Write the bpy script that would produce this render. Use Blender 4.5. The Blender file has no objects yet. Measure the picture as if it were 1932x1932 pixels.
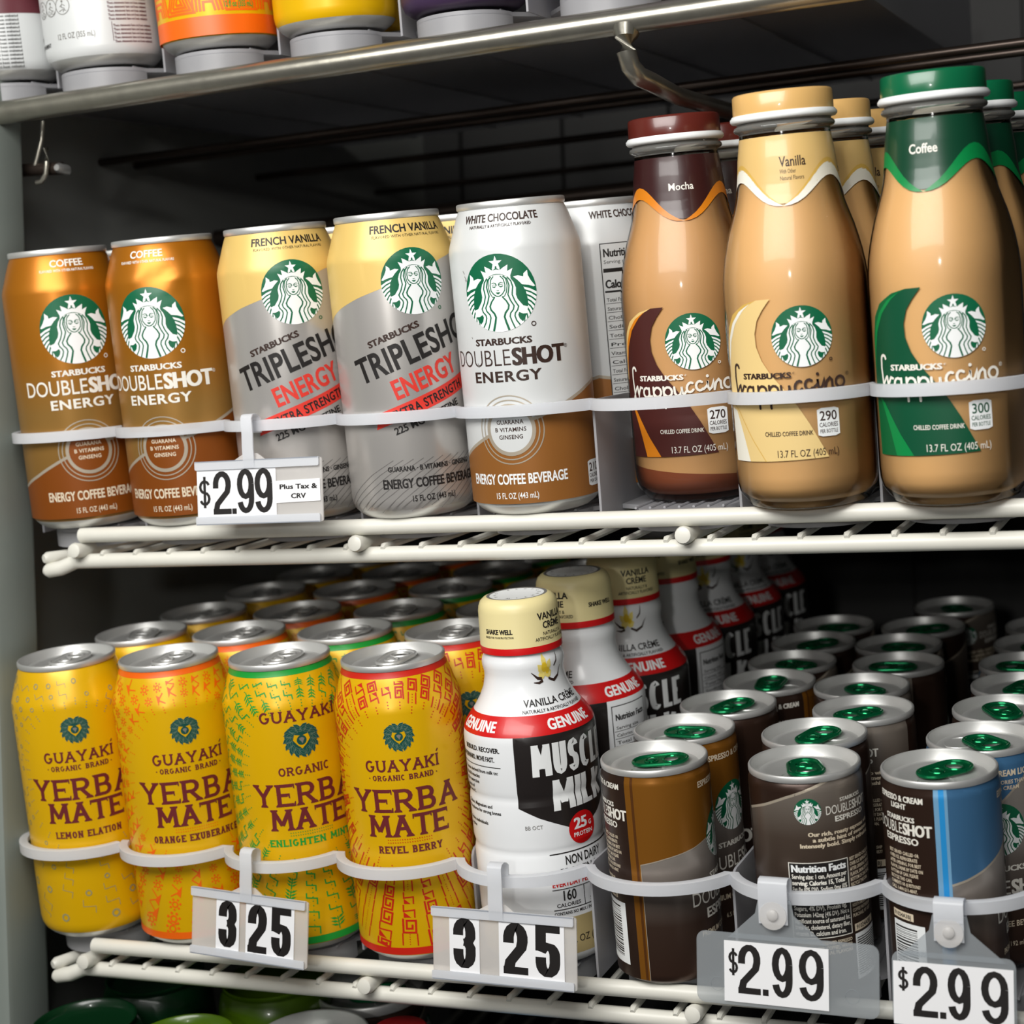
import bpy, bmesh, math, random
from mathutils import Vector, Matrix
from mathutils.geometry import tessellate_polygon
random.seed(7)
S = bpy.context.scene
C = S.collection
PI = math.pi

# ------------------------------------------------------------ camera
cam_d = bpy.data.cameras.new('camera')
cam = bpy.data.objects.new('camera', cam_d)
C.objects.link(cam)
cam.location = (0, -0.80522, 0.00481)
cam.rotation_euler = (1.57134, 0.032046, 0.401605)
cam_d.sensor_width = 36
cam_d.lens = 3288.18 / 1932 * 36
cam_d.clip_start = 0.01
cam_d.dof.use_dof = True
cam_d.dof.focus_distance = 0.85
cam_d.dof.aperture_fstop = 10
S.camera = cam
# ------------------------------------------------------------ world, lights, exposure
W = bpy.data.worlds.new('store_light')
S.world = W
W.use_nodes = True
W.node_tree.nodes['Background'].inputs[0].default_value = (0.92, 0.96, 1.0, 1)
W.node_tree.nodes['Background'].inputs[1].default_value = 0.038


def area(name, loc, at, sx, sy, e, col=(1, 1, 1)):
    d = bpy.data.lights.new(name, 'AREA')
    d.shape = 'RECTANGLE'
    d.size, d.size_y, d.energy, d.color = sx, sy, e, col
    o = bpy.data.objects.new(name, d)
    C.objects.link(o)
    o.location = loc
    o.rotation_euler = (Vector(at) - Vector(loc)).to_track_quat('-Z', 'Y').to_euler()
    return o


area('added_key_light', (-0.36, -0.80, 0.46), (-0.30, 0.0, -0.02), 0.85, 0.42, 12.6, (1, 0.985, 0.95))  # soft key light added close to the camera so the rear rows fall darker
area('aisle_lamp', (0.02, -2.0, 0.15), (-0.30, 0.0, 0.0), 0.08, 0.07, 4.5, (1, 0.98, 0.94))
S.view_settings.view_transform = 'Standard'
S.view_settings.look = 'None'
S.view_settings.gamma = 1
S.view_settings.use_curve_mapping = False
S.view_settings.exposure = 0.0

# ------------------------------------------------------------ geometry frame of the shelves
LEAN, SLOPE = 0.16426, 0.12299      # drinks lean and gravity-feed slope
BASE = {'top': 0.2622, 'mid': 0.00524, 'low': -0.22468, 'floor': -0.469}


def frame(shelf, X, s, h=0.0):
    """point on a shelf's sloping track: X along, s up the track, h above it"""
    return Vector((X, s * math.cos(SLOPE) - h * math.sin(SLOPE), BASE[shelf] + s * math.sin(SLOPE) + h * math.cos(SLOPE)))


def stand(o, shelf, X, s, spin=0.0):
    o.matrix_basis = Matrix.Translation(frame(shelf, X, s)) @ Matrix.Rotation(LEAN, 4, 'X') @ Matrix.Rotation(spin, 4, 'Z')


# ------------------------------------------------------------ materials
def srgb(c):
    return tuple(((v / 255) / 12.92 if v / 255 <= 0.04045 else ((v / 255 + 0.055) / 1.055) ** 2.4) for v in c) + (1,)


MATS = {}


def mat(name, rgb, rough=0.4, met=0.0, coat=0.0, noise=0.0, nscale=200, bump=0.0):
    m = bpy.data.materials.new(name)
    m.use_nodes = True
    nt = m.node_tree
    b = nt.nodes['Principled BSDF']
    b.inputs['Base Color'].default_value = srgb(rgb)
    b.inputs['Roughness'].default_value = rough
    b.inputs['Metallic'].default_value = met
    b.inputs['Coat Weight'].default_value = coat
    b.inputs['Coat Roughness'].default_value = 0.08
    if noise or bump:
        tc = nt.nodes.new('ShaderNodeTexCoord')
        n = nt.nodes.new('ShaderNodeTexNoise')
        n.inputs['Scale'].default_value = nscale
        n.inputs['Detail'].default_value = 4
        nt.links.new(tc.outputs['Object'], n.inputs['Vector'])
        if noise:
            mx = nt.nodes.new('ShaderNodeMix')
            mx.data_type = 'RGBA'
            mx.inputs['A'].default_value = srgb(rgb)
            mx.inputs['B'].default_value = tuple(v * (1 - noise) for v in srgb(rgb)[:3]) + (1,)
            nt.links.new(n.outputs['Fac'], mx.inputs['Factor'])
            nt.links.new(mx.outputs['Result'], b.inputs['Base Color'])
        if bump:
            bp = nt.nodes.new('ShaderNodeBump')
            bp.inputs['Strength'].default_value = bump
            bp.inputs['Distance'].default_value = 0.0005
            nt.links.new(n.outputs['Fac'], bp.inputs['Height'])
            nt.links.new(bp.outputs['Normal'], b.inputs['Normal'])
    MATS[name] = m
    return m


def plastic(name, rgb, clear=0.3, rough=0.35, trans=0.45):
    """milky see-through plastic: diffuse + translucent + some clear view"""
    m = bpy.data.materials.new(name)
    m.use_nodes = True
    nt = m.node_tree
    b = nt.nodes['Principled BSDF']
    b.inputs['Base Color'].default_value = srgb(rgb)
    b.inputs['Roughness'].default_value = rough
    t = nt.nodes.new('ShaderNodeBsdfTranslucent')
    t.inputs['Color'].default_value = srgb(rgb)
    c = nt.nodes.new('ShaderNodeBsdfTransparent')
    c.inputs['Color'].default_value = (0.93, 0.94, 0.95, 1)
    m1 = nt.nodes.new('ShaderNodeMixShader')
    m1.inputs[0].default_value = trans
    m2 = nt.nodes.new('ShaderNodeMixShader')
    m2.inputs[0].default_value = clear
    nt.links.new(b.outputs[0], m1.inputs[1])
    nt.links.new(t.outputs[0], m1.inputs[2])
    nt.links.new(m1.outputs[0], m2.inputs[1])
    nt.links.new(c.outputs[0], m2.inputs[2])
    nt.links.new(m2.outputs[0], nt.nodes['Material Output'].inputs[0])
    MATS[name] = m
    return m


def glass(name, tint=(1, 1, 1), rough=0.05, ior=1.45, body=0.0):
    """thin clear wall: see-through with a gloss that grows towards the rim"""
    m = bpy.data.materials.new(name)
    m.use_nodes = True
    nt = m.node_tree
    nt.nodes.remove(nt.nodes['Principled BSDF'])
    c = nt.nodes.new('ShaderNodeBsdfTransparent')
    c.inputs['Color'].default_value = tuple(tint) + (1,)
    g = nt.nodes.new('ShaderNodeBsdfGlossy')
    g.inputs['Roughness'].default_value = rough
    f = nt.nodes.new('ShaderNodeFresnel')
    f.inputs['IOR'].default_value = ior
    mx = nt.nodes.new('ShaderNodeMixShader')
    nt.links.new(f.outputs[0], mx.inputs[0])
    nt.links.new(c.outputs[0], mx.inputs[1])
    nt.links.new(g.outputs[0], mx.inputs[2])
    last = mx
    if body:
        d = nt.nodes.new('ShaderNodeBsdfDiffuse')
        d.inputs['Color'].default_value = (0.5, 0.5, 0.47, 1)
        m3 = nt.nodes.new('ShaderNodeMixShader')
        m3.inputs[0].default_value = body
        nt.links.new(mx.outputs[0], m3.inputs[1])
        nt.links.new(d.outputs[0], m3.inputs[2])
        last = m3
    nt.links.new(last.outputs[0], nt.nodes['Material Output'].inputs[0])
    MATS[name] = m
    return m


def fade(name, stops, rough, met):
    """printed colour blend up the height of a can"""
    m = mat(name, (128, 128, 128), rough, met)
    nt = m.node_tree
    tc = nt.nodes.new('ShaderNodeTexCoord')
    sp = nt.nodes.new('ShaderNodeSeparateXYZ')
    mp = nt.nodes.new('ShaderNodeMapRange')
    mp.inputs['From Max'].default_value = 0.155 if 'bronze' in name else 0.11
    r = nt.nodes.new('ShaderNodeValToRGB')
    nt.links.new(tc.outputs['Object'], sp.inputs[0])
    nt.links.new(sp.outputs['Z'], mp.inputs['Value'])
    nt.links.new(mp.outputs['Result'], r.inputs[0])
    nt.links.new(r.outputs[0], nt.nodes['Principled BSDF'].inputs['Base Color'])
    e = r.color_ramp.elements
    for i, (p, c) in enumerate(stops):
        if i < 2:
            x = e[i]
            x.position = p
        else:
            x = e.new(p)
        x.color = srgb(c)
    return m


mat('aluminium', (216, 216, 214), 0.42, 0.68)
mat('aluminium_dull', (172, 172, 170), 0.42, 0.8)
mat('green_tab', (6, 120, 72), 0.22, 0.7)
mat('bronze', (190, 122, 20), 0.34, 0.55)
fade('bronze_print', [(0.0, (158, 116, 58)), (0.42, (166, 124, 62)), (0.62, (176, 112, 26)), (1.0, (186, 112, 16))], 0.34, 0.5)
mat('bronze_low', (158, 118, 52), 0.34, 0.5)
mat('brown_orange', (138, 72, 14), 0.42, 0.3)
mat('caramel', (152, 98, 44), 0.42, 0.25)
mat('can_white', (214, 216, 216), 0.36, 0.12)
mat('can_silver', (200, 196, 192), 0.30, 0.58)
mat('vanilla_gold', (226, 192, 112), 0.40, 0.15)
mat('ink_white', (232, 228, 218), 0.5)
mat('pure_white', (238, 240, 240), 0.45)
mat('ink_cream', (222, 206, 180), 0.5)
mat('ink_black', (24, 20, 19), 0.5)
mat('ink_brown', (50, 30, 22), 0.5)
mat('ink_grey', (120, 118, 114), 0.5)
mat('siren_green', (0, 96, 62), 0.42)
mat('ink_red', (214, 54, 42), 0.45)
mat('line_silver', (190, 178, 160), 0.35, 0.4)
mat('stripe_silver', (128, 124, 122), 0.4, 0.4)
mat('yerba_yellow', (228, 178, 4), 0.32, 0.15)
mat('yerba_maroon', (106, 32, 36), 0.5)
mat('wreath_green', (8, 74, 66), 0.5)
mat('wreath_line', (120, 140, 120), 0.5)
mat('yerba_red', (198, 34, 16), 0.4)
mat('yerba_orange', (236, 100, 8), 0.4)
mat('yerba_green', (20, 150, 52), 0.4)
mat('yerba_grey', (150, 146, 104), 0.4)
mat('esp_brown', (56, 39, 31), 0.32, 0.45)
mat('esp_gold', (152, 98, 32), 0.30, 0.5)
mat('esp_gold_dark', (100, 60, 26), 0.34, 0.4)
mat('esp_blue', (72, 120, 162), 0.34, 0.4)
mat('esp_blue_bright', (40, 150, 220), 0.4, 0.2)
mat('esp_blue_pale', (120, 170, 206), 0.4, 0.2)
fade('esp_fade', [(0.0, (70, 48, 38)), (0.28, (76, 58, 49)), (0.50, (138, 128, 120)), (0.62, (172, 164, 156))], 0.32, 0.5)
fade('esp_fade_dark', [(0.0, (58, 42, 34)), (0.45, (64, 50, 41)), (0.72, (92, 78, 68)), (0.92, (140, 130, 120))], 0.32, 0.5)
mat('coffee_milk', (212, 168, 112), 0.45, noise=0.06, nscale=60)
mat('coffee_milk_dark', (198, 152, 100), 0.45, noise=0.06, nscale=60)
mat('choc_sediment', (128, 66, 38), 0.5)
glass('bottle_glass', (0.97, 0.97, 0.96), 0.10, 1.27)
glass('glass_rim', (0.72, 0.69, 0.62), 0.06, 1.5, 0.22)
mat('cap_mocha', (92, 34, 26), 0.28, coat=0.3)
mat('cap_vanilla', (216, 172, 106), 0.32, coat=0.3)
mat('cap_coffee', (8, 96, 60), 0.28, coat=0.3)
mat('sleeve_mocha', (52, 20, 20), 0.35, coat=0.25)
mat('sleeve_vanilla', (218, 182, 116), 0.38, coat=0.25)
mat('sleeve_coffee', (8, 62, 40), 0.35, coat=0.25)
mat('lab_mocha', (70, 28, 24), 0.42)
mat('lab_mocha_2', (214, 126, 20), 0.42)
mat('lab_mocha_3', (226, 192, 122), 0.42)
mat('lab_vanilla', (228, 198, 134), 0.42)
mat('lab_vanilla_2', (238, 234, 220), 0.42)
mat('lab_vanilla_3', (212, 172, 84), 0.42)
mat('lab_coffee', (0, 76, 48), 0.42)
mat('lab_coffee_2', (0, 132, 66), 0.42)
mat('lab_coffee_3', (0, 96, 52), 0.42)
mat('mm_white', (234, 236, 238), 0.32, coat=0.25)
mat('mm_cap', (228, 214, 158), 0.38)
mat('mm_red', (206, 20, 22), 0.35, coat=0.2)
mat('mm_black', (34, 29, 28), 0.35, coat=0.2)
mat('mm_gold', (196, 176, 124), 0.28, 0.2)
mat('petal', (236, 216, 120), 0.5)
mat('flower_yellow', (232, 196, 40), 0.5)
mat('rail_white', (226, 224, 214), 0.38, noise=0.08, nscale=90)
mat('chrome_worn', (176, 172, 160), 0.28, 0.85, noise=0.35, nscale=120, bump=0.2)
mat('dark_metal', (70, 60, 54), 0.35, 0.7)
mat('wall_grey', (138, 146, 140), 0.6, noise=0.25, nscale=14)
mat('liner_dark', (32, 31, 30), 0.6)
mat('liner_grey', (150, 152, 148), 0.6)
plastic('track_plastic', (196, 196, 200), 0.10)
plastic('hoop_plastic', (240, 242, 246), 0.20, 0.3, 0.35)
plastic('tag_frost', (246, 243, 240), 0.42, 0.3, 0.4)
plastic('tag_clear', (206, 212, 216), 0.62, 0.2, 0.4)
mat('card_white', (240, 240, 242), 0.55)
mat('soda_green', (6, 44, 20), 0.3, coat=0.4)
mat('soda_lime', (70, 100, 8), 0.3, coat=0.3)
mat('soda_red', (90, 6, 8), 0.3, coat=0.4)
mat('soda_blue', (10, 90, 130), 0.3, coat=0.4)
mat('maroon_print', (96, 42, 50), 0.4)
mat('purple_print', (62, 44, 74), 0.4)
plastic('purple_plastic', (150, 136, 158), 0.2)


# ------------------------------------------------------------ flat artwork that is wrapped on to drinks
def arc(cx, cy, rx, ry, a0, a1, n=10):
    return [(cx + rx * math.cos(math.radians(a0 + (a1 - a0) * i / n)), cy + ry * math.sin(math.radians(a0 + (a1 - a0) * i / n))) for i in range(n + 1)]


_fc = bpy.data.curves.new('glyph', 'FONT')
_fo = bpy.data.objects.new('glyph', _fc)
C.objects.link(_fo)
GL = {}


def _shape(s, res, off):
    _fc.body, _fc.resolution_u, _fc.offset = s, res, off
    bpy.context.view_layer.update()
    dg = bpy.context.evaluated_depsgraph_get()
    me = bpy.data.meshes.new_from_object(_fo.evaluated_get(dg), depsgraph=dg)
    v = [(p.co.x, p.co.y) for p in me.vertices]
    f = [tuple(p.vertices) for p in me.polygons]
    bpy.data.meshes.remove(me)
    return v, f


def _wid(v):
    return max(p[0] for p in v) - min(p[0] for p in v)


_hv = _shape('H', 1, 0)[0]
CAPH = max(p[1] for p in _hv)
_HH = _wid(_shape('HH', 1, 0)[0])


def glyph(c, res, off):
    k = (c, res, off)
    if k not in GL:
        adv = _wid(_shape('H' + c + 'H', 1, 0)[0]) - _HH
        if c == ' ':
            GL[k] = ([], [], adv)
        else:
            v, f = _shape(c, res, off)
            GL[k] = (v, f, adv)
    return GL[k]


class Art:
    def __init__(s):
        s.t = []            # (material, layer, verts, faces)
        s.M = (0, 0, 1, 1, 0)

    def at(s, x=0, y=0, sx=1, sy=1, rot=0):
        s.M = (x, y, sx, sy, math.radians(rot))
        return s

    def add(s, m, L, v, f):
        x0, y0, sx, sy, r = s.M
        c, n = math.cos(r), math.sin(r)
        s.t.append((m, L, [(x0 + c * x * sx - n * y * sy, y0 + n * x * sx + c * y * sy) for x, y in v], f))

    def poly(s, m, L, pts, holes=()):
        loops = [[Vector((x, y, 0)) for x, y in pts]] + [[Vector((x, y, 0)) for x, y in h] for h in holes]
        s.add(m, L, [(p.x, p.y) for l in loops for p in l], [tuple(t) for t in tessellate_polygon(loops)])

    def rect(s, m, L, x0, y0, x1, y1):
        s.add(m, L, [(x0, y0), (x1, y0), (x1, y1), (x0, y1)], [(0, 1, 2, 3)])

    def disc(s, m, L, x, y, r, n=24, ry=None):
        s.poly(m, L, arc(x, y, r, ry or r, 0, 360, n)[:-1])

    def line(s, m, L, pts, w, closed=False, kx=1.0):
        n = len(pts)
        ws = w if isinstance(w, (list, tuple)) else [w] * n
        vs = []
        for i, (x, y) in enumerate(pts):
            a = pts[i - 1] if i or closed else None
            b = pts[(i + 1) % n] if i < n - 1 or closed else None
            ns = []
            for p, q in ((a, (x, y)), ((x, y), b)):
                if p is None or q is None:
                    continue
                dx, dy = q[0] - p[0], q[1] - p[1]
                l = math.hypot(dx, dy) or 1e-9
                ns.append((-dy / l, dx / l))
            if len(ns) == 2:
                mx, my = ns[0][0] + ns[1][0], ns[0][1] + ns[1][1]
                l = math.hypot(mx, my)
                if l < 0.3:
                    mx, my, k = ns[1][0], ns[1][1], 1
                else:
                    mx, my = mx / l, my / l
                    k = min(1 / max(mx * ns[0][0] + my * ns[0][1], 0.3), 1.8)
            else:
                (mx, my), k = ns[0], 1
            h = ws[i] / 2 * k
            vs += [((x + mx * h) * kx, y + my * h), ((x - mx * h) * kx, y - my * h)]
        f = [(2 * i, 2 * i + 1, 2 * i + 3, 2 * i + 2) for i in range(n - 1)]
        if closed:
            f.append((2 * n - 2, 2 * n - 1, 1, 0))
        s.add(m, L, vs, f)

    def ring(s, m, L, x, y, r0, r1, n=32):
        s.line(m, L, arc(x, y, (r0 + r1) / 2, (r0 + r1) / 2, 0, 360, n)[:-1], abs(r1 - r0), True)

    def text(s, m, t, x, y, h, w=None, b=0.0, al='c', L=3, sp=0.0, slant=0.0, rot=0.0):
        """cap height h, fitted to width w, b = boldness"""
        k = h / CAPH
        res = 1 if h < 1.6 else (2 if h < 3.5 else 4)
        off = min(b, 0.02)
        ex = [0.0] if b <= 0.02 else [-(b - 0.02), 0.0, b - 0.02]
        gs, cx = [], 0
        for c in t:
            v, f, adv = glyph(c, res, off)
            gs.append((v, f, cx))
            cx += adv + sp
        tot = (cx - sp) * k
        kx = k * (w / tot) if w else k
        tot = (cx - sp) * kx
        ox = {'c': -tot / 2, 'l': 0, 'r': -tot}[al]
        c, n = math.cos(math.radians(rot)), math.sin(math.radians(rot))
        for v, f, gx in gs:
            if not v:
                continue
            for e in ex:
                q = []
                for p in v:
                    X, Y = ox + (p[0] + gx + e) * kx, p[1] * k
                    X += Y * slant
                    q.append((x + c * X - n * Y, y + n * X + c * Y))
                s.add(m, L, q, f)

    # ---- the crowned figure of the round green emblem
    def siren(s, x, y, r, L=3, detail=True):
        s0 = s.M
        s.M = (x, y, r, r, 0)
        g, w = 'siren_green', 'pure_white'
        s.disc(g, L, 0, 0, 1, 40 if detail else 20)
        L1, L2 = L + 1, L + 2
        st = []
        for i in range(10):
            R = 0.185 if i % 2 == 0 else 0.075
            a = math.radians(90 + 36 * i)
            st.append((R * math.cos(a), 0.765 + R * math.sin(a)))
        s.poly(w, L1, st)
        crown = [(-.36, .42), (-.435, .60), (-.29, .535), (-.315, .70), (-.19, .635), (-.10, .575), (0, .60), (.10, .575), (.19, .635), (.315, .70), (.29, .535), (.435, .60), (.36, .42)] + arc(0, -.10, .52, .585, 46, 134, 8)
        s.poly(w, L1, crown)
        s.poly(w, L1, [(-.11, .57), (-.085, .66), (-.03, .70), (-.02, .63)])
        s.poly(w, L1, [(.11, .57), (.085, .66), (.03, .70), (.02, .63)])
        half = [(0, .465), (.12, .455), (.26, .40), (.36, .34), (.43, .24), (.475, .10), (.46, -.08), (.49, -.19), (.56, -.29), (.62, -.37), (.74, -.41), (.70, -.58), (.60, -.58), (.50, -.53), (.47, -.60), (.50, -.70), (.60, -.80)]
        low = arc(0, 0, 1, 1, -53, -90, 6)[1:]
        right = half + low
        s.poly(w, L1, right + [(-a, b) for a, b in reversed(right[1:-1])])
        A = [(.10, -.10), (.20, -.22), (.255, -.33), (.235, -.42), (.15, -.52), (.115, -.62), (.145, -.75), (.21, -.97)]
        Bn = [(.16, .42), (.26, .34), (.305, .17), (.28, .04), (.255, -.06), (.31, -.22), (.385, -.36), (.36, -.45), (.28, -.54), (.26, -.62), (.30, -.76), (.365, -.93)]
        Cn = [(.27, .39), (.36, .28), (.395, .13), (.37, -.02), (.365, -.08), (.42, -.24), (.50, -.38), (.47, -.47), (.40, -.55), (.385, -.62), (.42, -.74), (.50, -.86)]
        Fc = [(.09, .43), (.17, .34), (.20, .20), (.185, .06), (.12, -.03), (.06, -.075), (0, -.09)]
        D2 = [(.50, -.53), (.47, -.60), (.49, -.70), (.60, -.80)]
        for sg in (1, -1):
            q = lambda P: [(sg * a, b) for a, b in P]
            s.line(g, L2, q(A), [.035, .04, .045, .045, .05, .05, .055, .06])
            s.line(g, L2, q(Bn), .036)
            s.line(g, L2, q(Cn), .036)
            s.line(g, L2, q(Fc), .028)
            s.line(g, L2, q([(.17, .43), (.235, .33), (.255, .17), (.22, .0), (.16, -.10), (.10, -.10)]), [.02, .02, .026, .026, .02, .02] if detail else .02)
            s.poly(w, L1, q([(.43, .38), (.55, .405), (.687, .36), (.70, .44), (.80, .52), (.81, .38), (.87, .25), (.975, .10), (.93, .085), (.80, .135), (.638, .165), (.54, .28)]))
            inner = [(.66, .12), (.72, -.02), (.748, -.16), (.755, -.30), (.74, -.42), (.70, -.58), (.64, -.70), (.56, -.80)]
            n = 8
            for k in range(n):
                def on(t):
                    i = min(int(t), len(inner) - 2)
                    u = t - i
                    return (inner[i][0] * (1 - u) + inner[i + 1][0] * u, inner[i][1] * (1 - u) + inner[i + 1][1] * u)
                t0 = k * 0.86
                a, b = on(t0 + .12), on(t0 + .62)
                an0 = -3 - k * 7.2
                o0 = (math.cos(math.radians(an0)), math.sin(math.radians(an0)))
                o1 = (math.cos(math.radians(an0 - 4.3)), math.sin(math.radians(an0 - 4.3)))
                m0 = ((a[0] + o0[0]) / 2, (a[1] + o0[1]) / 2 + .02)
                m1 = ((b[0] + o1[0]) / 2, (b[1] + o1[1]) / 2 + .02)
                s.poly(w, L1, q([a, m0, o0, o1, m1, b]))
            if detail:
                s.line(g, L2, q([(.025, .19), (.05, .245), (.10, .262), (.16, .24)]), [.03, .025, .02, .012])
                s.line(g, L2, q([(.03, .175), (.06, .21), (.10, .215), (.15, .195)]), .012)
                s.line(g, L2, q([(.045, .165), (.09, .15), (.15, .17)]), [.02, .034, .015])
        if detail:
            s.line(g, L2, [(-.03, .07), (0, .055), (.03, .07)], .016)
            s.poly(g, L2, [(-.065, .012), (-.02, .02), (0, .012), (.02, .02), (.065, .012), (.03, -.025), (0, -.035), (-.03, -.025)])
        s.M = s0

    # ---- drawn capitals: heavy condensed (tv, th = stem widths) or slab
    def caps(s, m, t, x, y, H, W, tv, th, gap=0.12, L=3, serif=0.0, slant=0.0):
        """t fitted in width W centred at x, baseline y"""
        ws = [SK[c][0] if c in SK else 0.4 for c in t]
        unit = W / (sum(ws) + gap * (len(t) - 1))
        k = tv / th
        cx = -W / 2
        s0 = s.M
        for c, wd in zip(t, ws):
            cw = wd * unit
            if c in SK:
                for st in SK[c][1]:
                    P = [((px * (cw - tv) + tv / 2 + cx) / k, py * (H - th) + th / 2) for px, py in st]
                    for i, j in ((0, 1), (-1, -2)):     # square the stroke ends off at the letter's box
                        dx, dy = (P[j][0] - P[i][0]) * k, P[j][1] - P[i][1]
                        px, py = st[i]
                        if py in (0, 1) and abs(dx) < abs(dy) * .2 and not serif:
                            P[i] = (P[i][0], P[i][1] + (th / 2 if py else -th / 2))
                        elif px in (0, 1) and abs(dy) < abs(dx) * .2:
                            P[i] = (P[i][0] + (tv / 2 if px else -tv / 2) / k, P[i][1])
                    if serif:
                        for i, j in ((0, 1), (-1, -2)):
                            px, py = st[i]
                            if c in 'CG' and py not in (0, 1):
                                continue
                            dx, dy = (P[j][0] - P[i][0]) * k, P[j][1] - P[i][1]
                            if py in (0, 1) and abs(dy) > abs(dx) * .8:
                                X, Y = P[i][0] * k, (0 if py == 0 else H)
                                sg = 1 if py == 0 else -1
                                sw = tv * .5 + serif
                                s.add(m, L, [(X - sw, y + Y), (X + sw, y + Y), (X + sw, y + Y + sg * th * .35), (X + tv * .45, y + Y + sg * th * .95), (X - tv * .45, y + Y + sg * th * .95), (X - sw, y + Y + sg * th * .35)], [(0, 1, 2, 3, 4, 5)] if sg > 0 else [(5, 4, 3, 2, 1, 0)])
                            elif abs(dx) > abs(dy) and c in 'ETLFZ' and px > .5 or (c == 'T' and px < .5 and abs(dx) > abs(dy)):
                                X = P[i][0] * k
                                Y = P[i][1]
                                sg = 1 if py < .4 else -1
                                e = 1 if px > .5 else -1
                                s.add(m, L, [(X - e * tv * .1, y + Y - sg * th * .5), (X + e * tv * .45, y + Y - sg * th * .5), (X + e * tv * .45, y + Y + sg * (th * .5 + serif * 1.1)), (X + e * tv * .2, y + Y + sg * (th * .5 + serif * .8))], [(0, 1, 2, 3)])
                    P = [(a, b + y) for a, b in P]
                    if slant:
                        P = [(a + (b - y) * slant / k, b) for a, b in P]
                    s.M = (s0[0] + x * math.cos(s0[4]), s0[1] + x * math.sin(s0[4]), s0[2], s0[3], s0[4])
                    s.line(m, L, P, th, False, k)
                    s.M = s0
            cx += cw + gap * unit
        if serif and x:
            pass

    # ---- wrap on to a surface of revolution and append to a bmesh
    def flush(s, bm, mats, prof=None, rref=0.0331, u0=0.0, off=0.05, flat=None, step=3.0):
        t = bmesh.new()
        for q_, (m, L, vs, fs) in enumerate(s.t):
            if m not in mats:
                mats.append(m)
            mi = mats.index(m)
            z = off + 0.03 * L + .0032 * (q_ % 9)
            bv = [t.verts.new((a, b, z)) for a, b in vs]
            for f in fs:
                try:
                    nf = t.faces.new([bv[i] for i in f])
                    nf.material_index = mi
                except ValueError:
                    pass
        if prof:
            xs = [v.co.x for v in t.verts]
            k = math.floor(min(xs) / step)
            while k * step < max(xs):
                x = k * step
                ed = [e for e in t.edges if (e.verts[0].co.x - x) * (e.verts[1].co.x - x) < 0]
                if ed:
                    fc = {f for e in ed for f in e.link_faces}
                    g = list(fc) + list({e for f in fc for e in f.edges}) + list({v for f in fc for v in f.verts})
                    bmesh.ops.bisect_plane(t, geom=g, plane_co=(x, 0, 0), plane_no=(1, 0, 0), dist=1e-5)
                k += 1
            for (r, h) in prof:
                ed = [e for e in t.edges if (e.verts[0].co.y - h) * (e.verts[1].co.y - h) < 0]
                if ed:
                    fc = {f for e in ed for f in e.link_faces}
                    g = list(fc) + list({e for f in fc for e in f.edges}) + list({v for f in fc for v in f.verts})
                    bmesh.ops.bisect_plane(t, geom=g, plane_co=(0, h, 0), plane_no=(0, 1, 0), dist=1e-5)
            for f in t.faces:
                f.normal_update()
                if f.normal.z < 0:
                    f.normal_flip()
                f.smooth = True
            for v in t.verts:
                r = rad(prof, v.co.y) + v.co.z
                th = (v.co.x + u0) / 1000 / rref
                v.co = Vector((r / 1000 * math.sin(th), -r / 1000 * math.cos(th), v.co.y / 1000))
        else:
            for f in t.faces:
                f.normal_update()
                if f.normal.z < 0:
                    f.normal_flip()
            for v in t.verts:
                v.co = flat @ Vector((v.co.x / 1000, v.co.y / 1000, v.co.z / 1000))
        me = bpy.data.meshes.new('t')
        t.to_mesh(me)
        t.free()
        bm.from_mesh(me)
        bpy.data.meshes.remove(me)


def rad(prof, h):
    for (r0, h0), (r1, h1) in zip(prof, prof[1:]):
        if h0 <= h <= h1 and h1 > h0:
            return r0 + (r1 - r0) * (h - h0) / (h1 - h0)
    return prof[-1][0] if h > prof[-1][1] else prof[0][0]


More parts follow.
